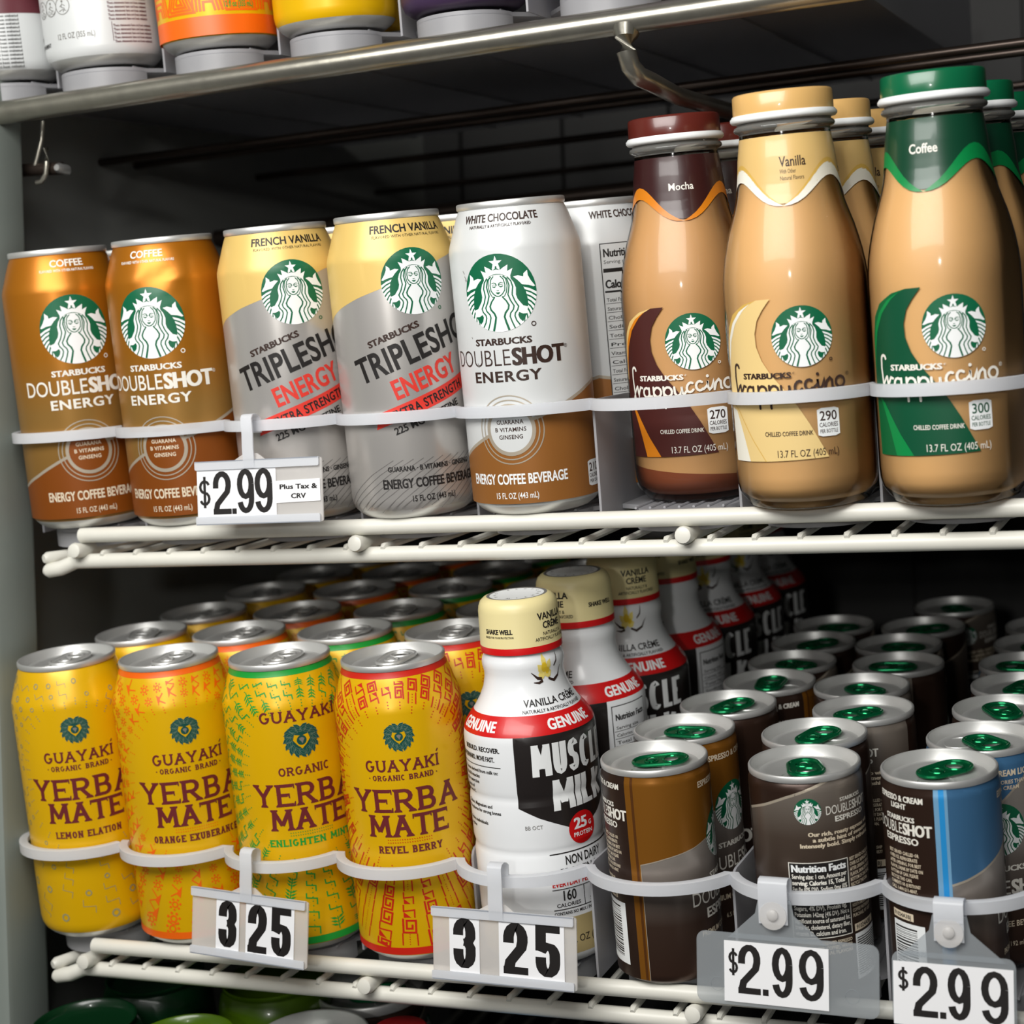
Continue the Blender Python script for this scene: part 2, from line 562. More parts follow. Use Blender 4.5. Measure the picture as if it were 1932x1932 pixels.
SK = {
    'A': (.95, [[(0, 0), (.5, 1)], [(.5, 1), (1, 0)], [(.2, .36), (.8, .36)]]),
    'B': (.8, [[(0, 0), (0, 1)], [(0, 1)] + arc(.55, .76, .35, .24, 90, -90, 6) + [(0, .52)], [(0, .52)] + arc(.6, .26, .4, .26, 90, -90, 6) + [(0, 0)]]),
    'C': (.85, [arc(.5, .5, .5, .5, 50, 310, 14)]),
    'D': (.85, [[(0, 0), (0, 1)], [(0, 1)] + arc(.45, .5, .55, .5, 90, -90, 10) + [(0, 0)]]),
    'E': (.75, [[(0, 0), (0, 1)], [(0, 1), (1, 1)], [(0, .52), (.75, .52)], [(0, 0), (1, 0)]]),
    'G': (.9, [arc(.5, .5, .5, .5, 50, 340, 14) + [(.98, .45), (.6, .45)]]),
    'H': (.85, [[(0, 0), (0, 1)], [(1, 0), (1, 1)], [(0, .5), (1, .5)]]),
    'I': (.24, [[(.5, 0), (.5, 1)]]),
    'K': (.85, [[(0, 0), (0, 1)], [(1, 1), (.05, .42)], [(.35, .6), (1, 0)]]),
    'L': (.7, [[(0, 0), (0, 1)], [(0, 0), (1, 0)]]),
    'M': (1.15, [[(0, 0), (.06, 1)], [(.06, 1), (.5, .2)], [(.5, .2), (.94, 1)], [(.94, 1), (1, 0)]]),
    'N': (.9, [[(0, 0), (0, 1)], [(0, 1), (1, 0)], [(1, 0), (1, 1)]]),
    'O': (.9, [arc(.5, .5, .5, .5, 90, 450, 18)]),
    'R': (.85, [[(0, 0), (0, 1)], [(0, 1)] + arc(.55, .74, .38, .26, 90, -90, 6) + [(0, .48)], [(.45, .48), (1, 0)]]),
    'S': (.75, [arc(.5, .75, .5, .25, 20, 270, 8) + arc(.5, .25, .5, .25, 90, -160, 8)[1:]]),
    'T': (.8, [[(.5, 0), (.5, 1)], [(.5, 1), (0, 1)], [(.5, 1), (1, 1)]]),
    'U': (.85, [[(0, 1), (0, .35)] + arc(.5, .35, .5, .35, 180, 360, 8)[1:] + [(1, 1)]]),
    'V': (.9, [[(0, 1), (.5, 0)], [(.5, 0), (1, 1)]]),
    'X': (.85, [[(0, 0), (1, 1)], [(0, 1), (1, 0)]]),
    'Y': (.9, [[(0, 1), (.5, .45)], [(1, 1), (.5, .45)], [(.5, .45), (.5, 0)]]),
    '2': (.8, [[(0, .62)] + arc(.5, .72, .5, .28, 170, -10, 8) + [(.9, .52), (.12, .2), (0, 0)], [(0, 0), (1, 0)]]),
    '3': (.8, [[(0, .68)] + arc(.5, .76, .5, .24, 170, 0, 7) + [(1, .64), (.8, .53), (.45, .52)], [(.45, .52), (.8, .51), (1, .4)] + arc(.5, .24, .5, .24, 0, -180, 7) + [(0, .36)]]),
    '5': (.8, [[(1, 1), (0.04, 1)], [(.02, 1), (0, .5)], [(0, .48), (.3, .62)] + arc(.5, .4, .5, .22, 60, 0, 4) + arc(.5, .24, .5, .24, 0, -180, 7) + [(0, .36)]]),
    '9': (.8, [arc(.5, .68, .5, .32, 0, 360, 16), [(1, .68), (1, .35)] + arc(.5, .3, .5, .3, 0, -165, 9)]),
    '$': (.8, [arc(.5, .68, .45, .2, 20, 270, 8) + arc(.5, .28, .45, .2, 90, -160, 8)[1:], [(.5, 1.0), (.5, 0)]]),
    '.': (.2, [[(.5, 0), (.5, .09)]]),
}


# ------------------------------------------------------------ mesh helpers
def lathe(bm, prof, seg=64, mi=0, scale=0.001, flip=False):
    rows = []
    for r, h in prof:
        if r < 1e-6:
            rows.append([bm.verts.new((0, 0, h * scale))])
        else:
            rows.append([bm.verts.new((r * scale * math.sin(2 * PI * i / seg), -r * scale * math.cos(2 * PI * i / seg), h * scale)) for i in range(seg)])
    for k, (a, b) in enumerate(zip(rows, rows[1:])):
        m = mi[k] if isinstance(mi, (list, tuple)) else mi
        for i in range(seg):
            j = (i + 1) % seg
            if len(a) == 1 and len(b) == 1:
                continue
            if len(a) == 1:
                f = [a[0], b[j], b[i]]
            elif len(b) == 1:
                f = [a[i], a[j], b[0]]
            else:
                f = [a[i], a[j], b[j], b[i]]
            nf = bm.faces.new(f)
            nf.material_index = m
            nf.smooth = True


def tube(bm, pts, r, seg=12, mi=0, cap=True, rs=None, ov=1.0):
    pts = [Vector(p) for p in pts]
    rows = []
    up = Vector((0, 0, 1))
    for i, p in enumerate(pts):
        d = (pts[min(i + 1, len(pts) - 1)] - pts[max(i - 1, 0)]).normalized()
        u = d.cross(up)
        if u.length < 1e-3:
            u = d.cross(Vector((1, 0, 0)))
        u.normalize()
        w = u.cross(d).normalized()
        q = rs[i] if rs else r
        rows.append([bm.verts.new(p + u * math.cos(2 * PI * k / seg) * q * ov + w * math.sin(2 * PI * k / seg) * q) for k in range(seg)])
    for a, b in zip(rows, rows[1:]):
        for k in range(seg):
            j = (k + 1) % seg
            f = bm.faces.new([a[k], a[j], b[j], b[k]])
            f.smooth = True
            f.material_index = mi
    if cap:
        bm.faces.new(rows[0]).material_index = mi
        bm.faces.new(list(reversed(rows[-1]))).material_index = mi


def box(bm, x0, y0, z0, x1, y1, z1, mi=0, T=None, bev=0.0):
    v = [Vector((x, y, z)) for z in (z0, z1) for y in (y0, y1) for x in (x0, x1)]
    if T:
        v = [T @ p for p in v]
    b = [bm.verts.new(p) for p in v]
    fs = [bm.faces.new([b[i] for i in f]) for f in ((0, 2, 3, 1), (4, 5, 7, 6), (0, 1, 5, 4), (2, 6, 7, 3), (0, 4, 6, 2), (1, 3, 7, 5))]
    for f in fs:
        f.material_index = mi
    if bev:
        bmesh.ops.bevel(bm, geom=list({e for f in fs for e in f.edges}), offset=bev, segments=2, affect='EDGES', profile=0.5)


def slab(bm, pts, z0, z1, T, mi=0):
    """outline in x,y (metres), thickness z0..z1, placed by T"""
    n = len(pts)
    a = [bm.verts.new(T @ Vector((x, y, z0))) for x, y in pts]
    b = [bm.verts.new(T @ Vector((x, y, z1))) for x, y in pts]
    tr = tessellate_polygon([[Vector((x, y, 0)) for x, y in pts]])
    for t in tr:
        for q in (a, b):
            try:
                bm.faces.new([q[i] for i in t]).material_index = mi
            except ValueError:
                pass
    for i in range(n):
        j = (i + 1) % n
        bm.faces.new([a[i], a[j], b[j], b[i]]).material_index = mi


def obj(name, bm, mats, parent=None, sharp=40, fix=True):
    me = bpy.data.meshes.new(name)
    if fix:
        bmesh.ops.recalc_face_normals(bm, faces=bm.faces)
    bm.to_mesh(me)
    bm.free()
    for m in ([mats] if isinstance(mats, str) else mats):
        me.materials.append(MATS[m])
    if sharp:
        me.set_sharp_from_angle(angle=math.radians(sharp))
    o = bpy.data.objects.new(name, me)
    C.objects.link(o)
    if parent:
        o.parent = parent
    return o


def thing(name, label=None, cat=None, group=None):
    o = bpy.data.objects.new(name, None)
    o.empty_display_size = 0.01
    C.objects.link(o)
    if label:
        o['label'] = label
    if cat:
        o['category'] = cat
    if group:
        o['group'] = group
    return o


def tag(o, label, cat, group=None):
    o['label'], o['category'] = label, cat
    if group:
        o['group'] = group
    return o


def struct(name, bm, m):
    o = obj(name, bm, m)
    o['kind'] = 'structure'
    return o


def dup(root, label, group=None):
    r = root.copy()
    C.objects.link(r)
    r['label'] = label
    if group:
        r['group'] = group
    for ch in list(root.children):
        c = ch.copy()
        C.objects.link(c)
        c.parent = r
        for g in ch.children:
            d = g.copy()
            C.objects.link(d)
            d.parent = c
    return r


# ------------------------------------------------------------ setting: the cooler cabinet
bm = bmesh.new()
box(bm, -0.80, -0.016, -0.75, -0.652, 0.021, 0.60, bev=0.004)
box(bm, -0.80, -0.20, -0.75, -0.668, -0.016, 0.60)
struct('wall_front_post', bm, 'wall_grey')
bm = bmesh.new()
box(bm, -0.80, 0.021, -0.75, -0.70, 0.68, 0.60)
struct('wall_left', bm, 'liner_grey')
bm = bmesh.new()
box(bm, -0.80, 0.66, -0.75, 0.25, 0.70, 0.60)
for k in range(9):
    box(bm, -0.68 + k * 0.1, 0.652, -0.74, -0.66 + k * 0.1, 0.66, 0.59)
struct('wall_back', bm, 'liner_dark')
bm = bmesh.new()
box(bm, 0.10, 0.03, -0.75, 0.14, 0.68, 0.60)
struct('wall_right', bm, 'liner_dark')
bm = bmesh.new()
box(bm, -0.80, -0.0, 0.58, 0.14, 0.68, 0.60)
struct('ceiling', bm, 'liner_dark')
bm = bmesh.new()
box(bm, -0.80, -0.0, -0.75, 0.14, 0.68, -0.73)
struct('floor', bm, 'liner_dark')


# ------------------------------------------------------------ wire shelves
def wire_shelf(shelf, zbar, x0, wx, label):
    t = thing('wire_shelf', label, 'shelf', 'white wire shelves')
    y0 = 0.0047
    zl = zbar - 0.0146
    bm = bmesh.new()
    tube(bm, [(x0 - .0006, 0, zbar), (x0, 0, zbar), (0.09, 0, zbar)], 0, 20, rs=[.003, .0042, .0042])
    obj('front_bar', bm, 'rail_white', t)
    bm = bmesh.new()
    e = wx - 0.0105
    tube(bm, [(e - .006, y0 - .003, zl - .0045), (e - .004, y0 - .003, zl - .0048), (e + .004, y0 - .002, zl - .0035), (e + .013, y0, zl), (e + .03, y0, zl), (0.09, y0, zl)], 0, 20, rs=[.003, .0042, .0043, .0042, .0042, .0042])
    tube(bm, [(e - .005, y0 - .006, zl + .0018), (e - .004, y0 - .004, zl + .0022), (e + .0, y0 + .01, zl + .0032), (e + .0, .60, zl + .60 * .12)], 0, 14, rs=[.0022, .0036, .0036, .0034])
    obj('lower_bar', bm, 'rail_white', t)
    bm = bmesh.new()
    n = int((0.08 - wx) / 0.022) + 1
    for k in range(n):
        x = wx + k * 0.022024
        tube(bm, [(x, y0 - .0035, zl + .0030), (x, y0 - .0015, zl + .0042), (x, y0 + .004, zl + .0046), (x, .60, zl + .0046 + .596 * .1236)], 0, 8, rs=[.0012, .0019, .0019, .0019])
    obj('wire_deck', bm, 'rail_white', t)
    for k, kx in enumerate((0.4, 8.44, 16.5, 24.6)):
        bm = bmesh.new()
        x = wx + kx * 0.022024
        z = zbar - .0085
        tube(bm, [(x, -.0068, z), (x, -.0062, z), (x, -.0045, z), (x, 0, z), (x, .60, z - .006 + .60 * .1236)], 0, 16, rs=[.0022, .0039, .0046, .0042, .0036])
        obj('cross_rod', bm, 'rail_white', t)
    bm = bmesh.new()
    for s in (.30, .58):
        tube(bm, [(x0, s, zl + s * .1236), (0.09, s, zl + s * .1236)], .003, 10)
    obj('back_bar', bm, 'rail_white', t)
    return t


wire_shelf('mid', 0.0, -0.6045, -0.6145, 'white wire shelf under the tall coffee cans and milky glass bottles')
wire_shelf('low', -0.22992, -0.6045, -0.6173, 'white wire shelf under the yellow cans and small espresso cans')

# chrome shelf at the top
t = thing('chrome_shelf', 'worn metal shelf above the coffee bottles, tarnished round front bar', 'shelf')
bm = bmesh.new()
tube(bm, [(-0.70, 0, .2425), (0.09, 0, .2425)], 0.0066, 24)
obj('front_bar', bm, 'chrome_worn', t)
bm = bmesh.new()
hx = -0.2732
tube(bm, [(hx, 0, .239), (hx, -.0008, .234), (hx, -.0012, .227), (hx + .001, .001, .2205), (hx + .003, .007, .2165), (hx + .006, .018, .2155), (hx + .006, .06, .2175), (hx + .006, .58, .2175 + .52 * .12)], 0, 16, rs=[.0075, .0056, .0049, .0049, .0049, .0049, .0046, .0046])
obj('support_rod', bm, 'chrome_worn', t)
for s, z in ((.16, .247), (.20, .252), (.36, .27), (.56, .29)):
    bm = bmesh.new()
    tube(bm, [(-0.70, s, z), (0.09, s, z)], .0026, 10)
    obj('cross_rod', bm, 'dark_metal', t)

# hooks and the bolted rod at the upper left
t = thing('hanging_hook', 'bent metal hook hanging in the dark corner below the top shelf', 'hook')
bm = bmesh.new()
tube(bm, [(-.645, .03, .243), (-.6465, .03, .232), (-.650, .03, .222), (-.652, .03, .217)], .0014, 10)
tube(bm, [(-.6405, .026, .226), (-.6402, .026, .218), (-.641, .026, .211), (-.6445, .026, .2068), (-.648, .026, .2065)], .0015, 10)
obj('hook_wire', bm, 'chrome_worn', t)
bm = bmesh.new()
tube(bm, [(-.676, .032, .2175), (-.634, .032, .2145)], .0038, 12)
obj('crossbar', bm, 'dark_metal', t)
for x, z in ((-.6745, .2180), (-.6335, .2140)):
    bm = bmesh.new()
    tube(bm, [(x, .026, z), (x, .028, z), (x, .036, z)], 0, 12, rs=[.0018, .003, .003])
    obj('bolt', bm, 'aluminium_dull', t)
bm = bmesh.new()
tube(bm, [(-.70, .30, .215), (.09, .30, .222)], .006, 12)
tag(obj('cabinet_rod', bm, 'dark_metal'), 'dark rod running across the back of the cooler behind the tall cans', 'rod')

# ------------------------------------------------------------ plastic lane organisers
LANES = {
    'mid': [-.6136, -.5422, -.4734, -.4057, -.3365, -.2595, -.1929, -.1245, -.052],
    'low': [-.6166, -.5497, -.4816, -.4132, -.3432, -.2718, -.1971, -.1275, -.058],
    'top': [-.664, -.594, -.5177, -.4448, -.3690, -.2890, -.2130],
}
WHAT = {
    'mid': ['the dark bronze can nearest the grey post', 'the dented bronze can', 'the silver can behind the first price tag', 'the silver can beside the white can', 'the white chocolate can', 'the brown-capped bottle', 'the tan-capped bottle', 'the green-capped bottle', 'the gap beside the green-capped bottle'],
    'low': ['the lemon yellow can', 'the orange-patterned yellow can', 'the green-patterned yellow can', 'the red-patterned yellow can', 'the white protein shake bottle', 'the small gold and brown can', 'the small dark can with nutrition facts', 'the small blue and brown can', 'the empty edge beside the blue can'],
    'top': ['the maroon and white can on the top shelf', 'the white can on the top shelf', 'the orange can on the top shelf', 'the yellow can on the top shelf', 'the purple drink on the top shelf', 'the pale purple drink on the top shelf', 'the lilac drink at the end of the top shelf'],
}


def lane(shelf, i):
    X = LANES[shelf][i]
    L = LANES[shelf]
    xl = (X + L[i - 1]) / 2 if i else X - 0.036
    xr = (X + L[i + 1]) / 2 if i < len(L) - 1 else X + 0.035
    t = thing('lane_organizer', 'milky plastic lane and hoop holding ' + WHAT[shelf][i], 'shelf organizer', 'plastic lanes on the shelves')
    P = lambda x, s, h: frame(shelf, x, s, h if h > .01 else h - .0020)
    bm = bmesh.new()
    nose = [(X + .026 * math.cos(a), .032 + .026 * math.sin(a)) for a in [PI + PI * k / 20 for k in range(21)]]
    if shelf == 'top':
        nose = [(x, s - .008) for x, s in nose]
    rear = [(xr - .0008, .04), (xr - .0008, .50), (xl + .0008, .50), (xl + .0008, .04)]
    rear = [rear[0], rear[1], rear[2], rear[3]]
    out = nose + rear
    # floor plate
    up = [bm.verts.new(P(x, s, -.0004)) for x, s in out]
    dn = [bm.verts.new(P(x, s, -.0026)) for x, s in out]
    for tr in tessellate_polygon([[Vector((x, s, 0)) for x, s in out]]):
        bm.faces.new([up[k] for k in tr])
        bm.faces.new([dn[k] for k in tr])
    for k in range(len(out)):
        j = (k + 1) % len(out)
        bm.faces.new([up[k], up[j], dn[j], dn[k]])
    # nose skirt, hangs down behind the bar
    a = [bm.verts.new(P(x, s, -.0022)) for x, s in nose]
    b = [bm.verts.new(P(x, s, -.0108)) for x, s in nose]
    c = [bm.verts.new(P(X + (x - X) * .93, .032 + (s - .032) * .93, -.0108)) for x, s in nose]
    for k in range(len(nose) - 1):
        bm.faces.new([a[k], a[k + 1], b[k + 1], b[k]]).smooth = True
        bm.faces.new([b[k], b[k + 1], c[k + 1], c[k]])
    # low ribs the drinks slide on
    for k in range(7):
        x = X + (k - 3) * .0075
        pts = [P(x, .016, 0), P(x, .49, 0)]
        tube(bm, pts, .0007, 6)
    obj('track', bm, 'track_plastic', t)
    # front hoop
    w = (xr - xl) / 2
    fr = {('mid', 6): .0285, ('mid', 7): .0312, ('mid', 8): .0312}.get((shelf, i), .0160 if shelf == 'mid' else .0172)
    sag = fr + .0065
    R = (w * w + sag * sag) / (2 * sag)
    mx = (xl + xr) / 2
    cs = -fr + R
    a1 = math.asin(min(w / R, 1))
    a0 = -a1 if i else -PI / 2 * 1.08
    if i == 0:
        R, cs, mx = .0375, -fr + .0375, X
        a1 = math.asin(min((xr - mx) / R, 1))
    n = 22
    bm = bmesh.new()
    rows = []
    dw = .0046 if shelf != 'mid' else .0032
    for k in range(n + 1):
        a = a0 + (a1 - a0) * k / n
        row = []
        sec = ((.0, -.0028), (.0, .0026), (-.0010, .0030), (-dw, .0026), (-dw, .0002), (-.0014, -.0010), (-.0014, -.0028))
        for dr, dh in sec:
            q = R + dr + .0008
            row.append(bm.verts.new(P(mx + q * math.sin(a), cs - q * math.cos(a), .0515 + dh)))
        rows.append(row)
    for a, b in zip(rows, rows[1:]):
        for k in range(7):
            j = (k + 1) % 7
            bm.faces.new([a[k], a[j], b[j], b[k]]).smooth = True
    bm.faces.new(rows[0])
    bm.faces.new(list(reversed(rows[-1])))
    obj('front_hoop', bm, 'hoop_plastic', t, 50)
    # side wall
    sides = [xl] if i < len(L) - 1 else [xl, xr]
    for x in sides:
        bm = bmesh.new()
        s0 = .024 if i < 5 else .0095
        out = [(s0, -.0040), (.50, -.0040), (.50, .050), (s0 + .006, .0535)] + [(s0 + .006 - .006 * math.sin(a), .0475 + .006 * math.cos(a)) for a in (0.4, 0.8, 1.2, 1.57)]
        A = [bm.verts.new(P(x - .0006, s, h)) for s, h in out]
        B = [bm.verts.new(P(x + .0006, s, h)) for s, h in out]
        bm.faces.new(A)
        bm.faces.new(list(reversed(B)))
        for k in range(len(out)):
            j = (k + 1) % len(out)
            bm.faces.new([A[k], A[j], B[j], B[k]])
        obj('side_wall', bm, 'track_plastic', t)
    return t


for sh in LANES:
    for i in range(len(LANES[sh])):
        lane(sh, i)

# ------------------------------------------------------------ drink cans
def can_prof(H):
    return [(33.1, 0), (33.1, 10), (33.1, H - 24), (32.9, H - 22), (32.2, H - 19.5), (31.0, H - 16), (29.2, H - 10.5), (27.6, H - 6), (26.6, H - 3.6)]


def can_body(bm, H, mi=0, foot=1):
    """tall can: rounded foot, straight wall, conical neck"""
    p = [(0, 3.5), (18, 2.2), (22, .6), (23.5, 0), (25, 0), (26.5, .5), (29.5, 2.6), (31.6, 5.0), (32.7, 7.6), (33.1, 10.5)]
    p += [(33.1, H - 24), (32.9, H - 22), (32.2, H - 19.5), (31.0, H - 16), (29.2, H - 10.5), (27.6, H - 6), (26.4, H - 3.4), (26.0, H - 2.6)]
    ms = [foot] * 7 + [mi] * (len(p) - 8)
    lathe(bm, p, 72, ms)


def can_lid(bm, H, R, rin):
    p = [(R - 1.1, H - 3.6), (R - .2, H - 3.2), (R, H - 2.6), (R, H - .7), (R - .35, H - .15), (R - .9, H), (R - 1.3, H - .3), (R - 1.55, H - 1.2), (R - 2.3, H - 5.2), (R - 3.0, H - 6.3), (R - 3.9, H - 6.4), (R - 4.4, H - 5.2), (R - 4.8, H - 4.5), (R - 5.6, H - 4.2), (rin, H - 4.3), (rin - .6, H - 4.7), (0, H - 4.7)]
    lathe(bm, p, 56, 0)
    # score line of the opening and raised rim round it
    z = (H - 4.55) / 1000
    pts = [(.0 + .0085 * math.sin(a), -.011 - .0075 * math.cos(a), z) for a in [2 * PI * k / 24 for k in range(25)]]
    tube(bm, pts, .00032, 6, cap=False)


def pull_tab(bm, H, k=1.0):
    """ring pull: rounded loop with finger hole, nose and rivet"""
    z = (H - 3.5) / 1000
    y0, y1 = -.0095 * k, .0150 * k
    out = []
    for cx, cy, rr, a0, a1 in ((0, y1 - .0075 * k, .0076 * k, 0, 180), (0, y0 + .0068 * k, .0068 * k, 180, 360)):
        out += [(cx + rr * math.cos(math.radians(a0 + (a1 - a0) * j / 10)), cy + rr * math.sin(math.radians(a0 + (a1 - a0) * j / 10))) for j in range(11)]
    hole = [(.0046 * k * math.cos(a), .0078 * k + .0036 * k * math.sin(a)) for a in [-2 * PI * j / 14 for j in range(14)]]
    loops = [[Vector((x, y, 0)) for x, y in out], [Vector((x, y, 0)) for x, y in hole]]
    al = [p for l in loops for p in l]
    tr = tessellate_polygon(loops)
    up = [bm.verts.new((p.x, p.y, z + .0004 + .0006 * (p.y - y0) / (y1 - y0))) for p in al]
    dn = [bm.verts.new((p.x, p.y, z - .0003 + .0006 * (p.y - y0) / (y1 - y0))) for p in al]
    for t in tr:
        bm.faces.new([up[i] for i in t])
        bm.faces.new([dn[i] for i in t])
    for a, n in ((0, len(out)), (len(out), len(hole))):
        for i in range(n):
            j = (i + 1) % n
            bm.faces.new([up[a + i], up[a + j], dn[a + j], dn[a + i]])
    # raised rolled edge, edge of the hole, rivet
    zz = lambda y: z + .0004 + .0006 * (y - y0) / (y1 - y0)
    tube(bm, [(x, y, zz(y)) for x, y in out + out[:1]], .00085 * k, 8, cap=False)
    tube(bm, [(x, y, zz(y)) for x, y in hole + hole[:1]], .0005 * k, 6, cap=False)
    tube(bm, [(.0034 * k * math.cos(a), -.0012 * k + .0030 * k * math.sin(a), zz(0) + .0001) for a in [PI * .1 + PI * 1.8 * j / 14 for j in range(15)]], .00045 * k, 6, cap=False)
    lathe_at(bm, 0, -.0012 * k, [(0, z + .0016), (.0014 * k, z + .0015), (.0019 * k, z + .0010), (.0019 * k, z - .001)])


def lathe_at(bm, x, y, prof, seg=14):
    rows = [[bm.verts.new((x + r * math.cos(2 * PI * i / seg), y + r * math.sin(2 * PI * i / seg), h)) for i in range(seg)] if r else [bm.verts.new((x, y, h))] for r, h in prof]
    for a, b in zip(rows, rows[1:]):
        for i in range(seg):
            j = (i + 1) % seg
            if len(a) == 1:
                bm.faces.new([a[0], b[i], b[j]])
            else:
                bm.faces.new([a[i], b[i], b[j], a[j]]).smooth = True


def make_can(name, label, cat, group, H, art, base, R=27.2, foot='aluminium', tab='aluminium', slim=False, u0=0.0, dent=False, lidmat='aluminium', turn=0.0):
    t = thing(name, label, cat, group)
    mats = [base, foot]
    bm = bmesh.new()
    if slim:
        p = [(0, 3), (16, 2), (19, .4), (20.5, 0), (21.5, .3), (24, 1.6), (25.8, 3.6), (26.5, 6.5), (26.5, H - 8), (26.3, H - 6), (25.6, H - 4.2), (24.9, H - 3.2)]
        lathe(bm, p, 72, [1] * 5 + [0] * 6)
        prof, rref = [(26.5, 0), (26.5, H - 8), (26.3, H - 6), (25.6, H - 4.2)], .0265
    else:
        can_body(bm, H)
        prof, rref = can_prof(H), .0331
    if dent:
        sub = [e for e in bm.edges if abs(e.verts[0].co.z - e.verts[1].co.z) > .05]
        bmesh.ops.subdivide_edges(bm, edges=sub, cuts=24, use_grid_fill=True)
    if art:
        art.flush(bm, mats, prof, rref, u0)
    bmesh.ops.recalc_face_normals(bm, faces=[f for f in bm.faces if f.material_index == 1])
    if dent:
        for v in bm.verts:
            h, th = v.co.z * 1000, math.atan2(v.co.x, -v.co.y) * 33.1
            d = 0
            for cu, ch, ru, rh, a in ((16, 132, 9, 5, 1.3), (27, 127, 9, 4, 1.0), (20, 137, 12, 3, .8), (8, 134, 6, 5, .7)):
                q = ((th - cu) / ru) ** 2 + ((h - ch - .35 * (th - cu)) / rh) ** 2
                d += a * math.exp(-q)
            if d > .01:
                f = 1 - d / 33.1
                v.co.x *= f
                v.co.y *= f
    obj('can_body', bm, mats, t, 50, fix=False)
    bm = bmesh.new()
    can_lid(bm, H, R, 17.5)
    obj('can_lid', bm, lidmat, t, 35)
    bm = bmesh.new()
    pull_tab(bm, H, 1.08)
    bmesh.ops.rotate(bm, verts=bm.verts, cent=(0, 0, 0), matrix=Matrix.Rotation(turn, 3, 'Z'))
    obj('pull_tab', bm, tab, t, 40)
    return t


# ---- artwork of the tall double coffee cans
def art_double(ink, low, line, disc_fill, ring_ink, flavour, sub, dbl=None, low_ink='ink_cream'):
    a = Art()
    wave = [(-104, 24), (-80, 22), (-50, 25), (-33.5, 31.2), (-24, 35.6), (-14, 40.2), (0, 45), (14, 48.6), (24, 52.0), (34, 56), (46, 60.5), (60, 64), (80, 60), (95, 40), (104, 26)]
    a.poly(low, 0, wave + [(104, 6.6), (-104, 6.6)])
    a.line(line, 1, wave, 1.6)
    a.siren(0.6, 110.6, 18.9)
    a.ring(ink, 3, 16.6, 94.4, .8, 1.25, 12)
    a.text(ink, 'STARBUCKS', 0, 85.5, 3.1, 30, .045)
    a.text(dbl or ink, 'DOUBLE', -33, 75.2, 8.0, 37, -.012 if dbl else 0.004, 'l')
    a.text(ink, 'SHOT', 4.6, 75.2, 8.0, 26.5, .06, 'l')
    a.text(ink, '®', 31.6, 81.2, 1.8, None, 0, 'l')
    a.text(ink, 'ENERGY', 0, 67.4, 5.0, 36, .03, sp=.06)
    for r0, r1 in ((16.6, 17.2), (14.4, 15.0)):
        a.ring(line, 3, 0, 43.5, r0, r1, 48)
    a.disc(disc_fill, 3, 0, 43.5, 12.4, 40)
    a.ring(line, 4, 0, 43.5, 11.0, 12.9, 48)
    for i, s in enumerate(('GUARANA', 'B VITAMINS', 'GINSENG')):
        a.text(ring_ink, s, 0, 46.4 - i * 3.7, 2.0, (14, 16.4, 12.6)[i], .02, L=4, sp=.03)
    a.text(low_ink, 'ENERGY COFFEE BEVERAGE', 0, 16.6, 4.9, 54, .03)
    a.text(low_ink, '15 FL OZ (443 mL)', 0, 9.3, 2.9, 23, .01)
    a.text(flavour[1], flavour[0], flavour[3], 145.0, 3.6, flavour[2], .03)
    a.text(flavour[1], sub, flavour[3], 142.2, 1.4, max(flavour[2] * .8, 34), .02)
    return a


def calbox(a, x, y, w, h, n, small, ink='ink_brown'):
    k = w / 10
    pts = [(x - w / 2, y + h * .06), (x - w * .3, y), (x + w * .3, y), (x + w / 2, y + h * .06), (x + w / 2, y + h * .94), (x + w * .3, y + h), (x - w * .3, y + h), (x - w / 2, y + h * .94)]
    a.poly('pure_white', 4, pts)
    a.text(ink, n, x, y + h * .56, h * .32, w * .8, .012, L=5)
    a.text(ink, 'CALORIES', x, y + h * .33, h * .15, w * .86, .012, L=5)
    a.text(ink, small, x, y + h * .12, h * .13, w * .82, .01, L=5)


art = art_double('ink_white', 'brown_orange', 'line_silver', 'brown_orange', 'ink_cream', ('COFFEE', 'ink_white', 21, 1.5), 'FLAVORED WITH OTHER NATURAL FLAVORS')
bronze = make_can('coffee_can', 'tall bronze coffee energy drink can standing nearest the grey post', 'drink can', 'tall coffee energy cans', 155, art, 'bronze_print', u0=24.3)
stand(bronze, 'mid', -.6136, .0234)
art = art_double('ink_white', 'brown_orange', 'line_silver', 'brown_orange', 'ink_cream', ('COFFEE', 'ink_white', 21, 1.5), 'FLAVORED WITH OTHER NATURAL FLAVORS')
b2 = make_can('coffee_can', 'tall bronze coffee energy drink can with a dented shoulder', 'drink can', 'tall coffee energy cans', 155, art, 'bronze_print', u0=6.8, dent=True)
stand(b2, 'mid', -.5422, .0210)
o = dup(bronze, 'tall can peeking from behind between the two bronze cans')
stand(o, 'mid', -.6098, .0905, .5)

art = art_double('ink_brown', 'caramel', 'line_silver', 'can_white', 'ink_brown', ('WHITE CHOCOLATE', 'ink_brown', 45, 3), 'NATURALLY & ARTIFICIALLY FLAVORED', dbl='ink_brown', low_ink='pure_white')
calbox(art, 46, 10.6, 10.5, 13, '210', 'PER CAN')
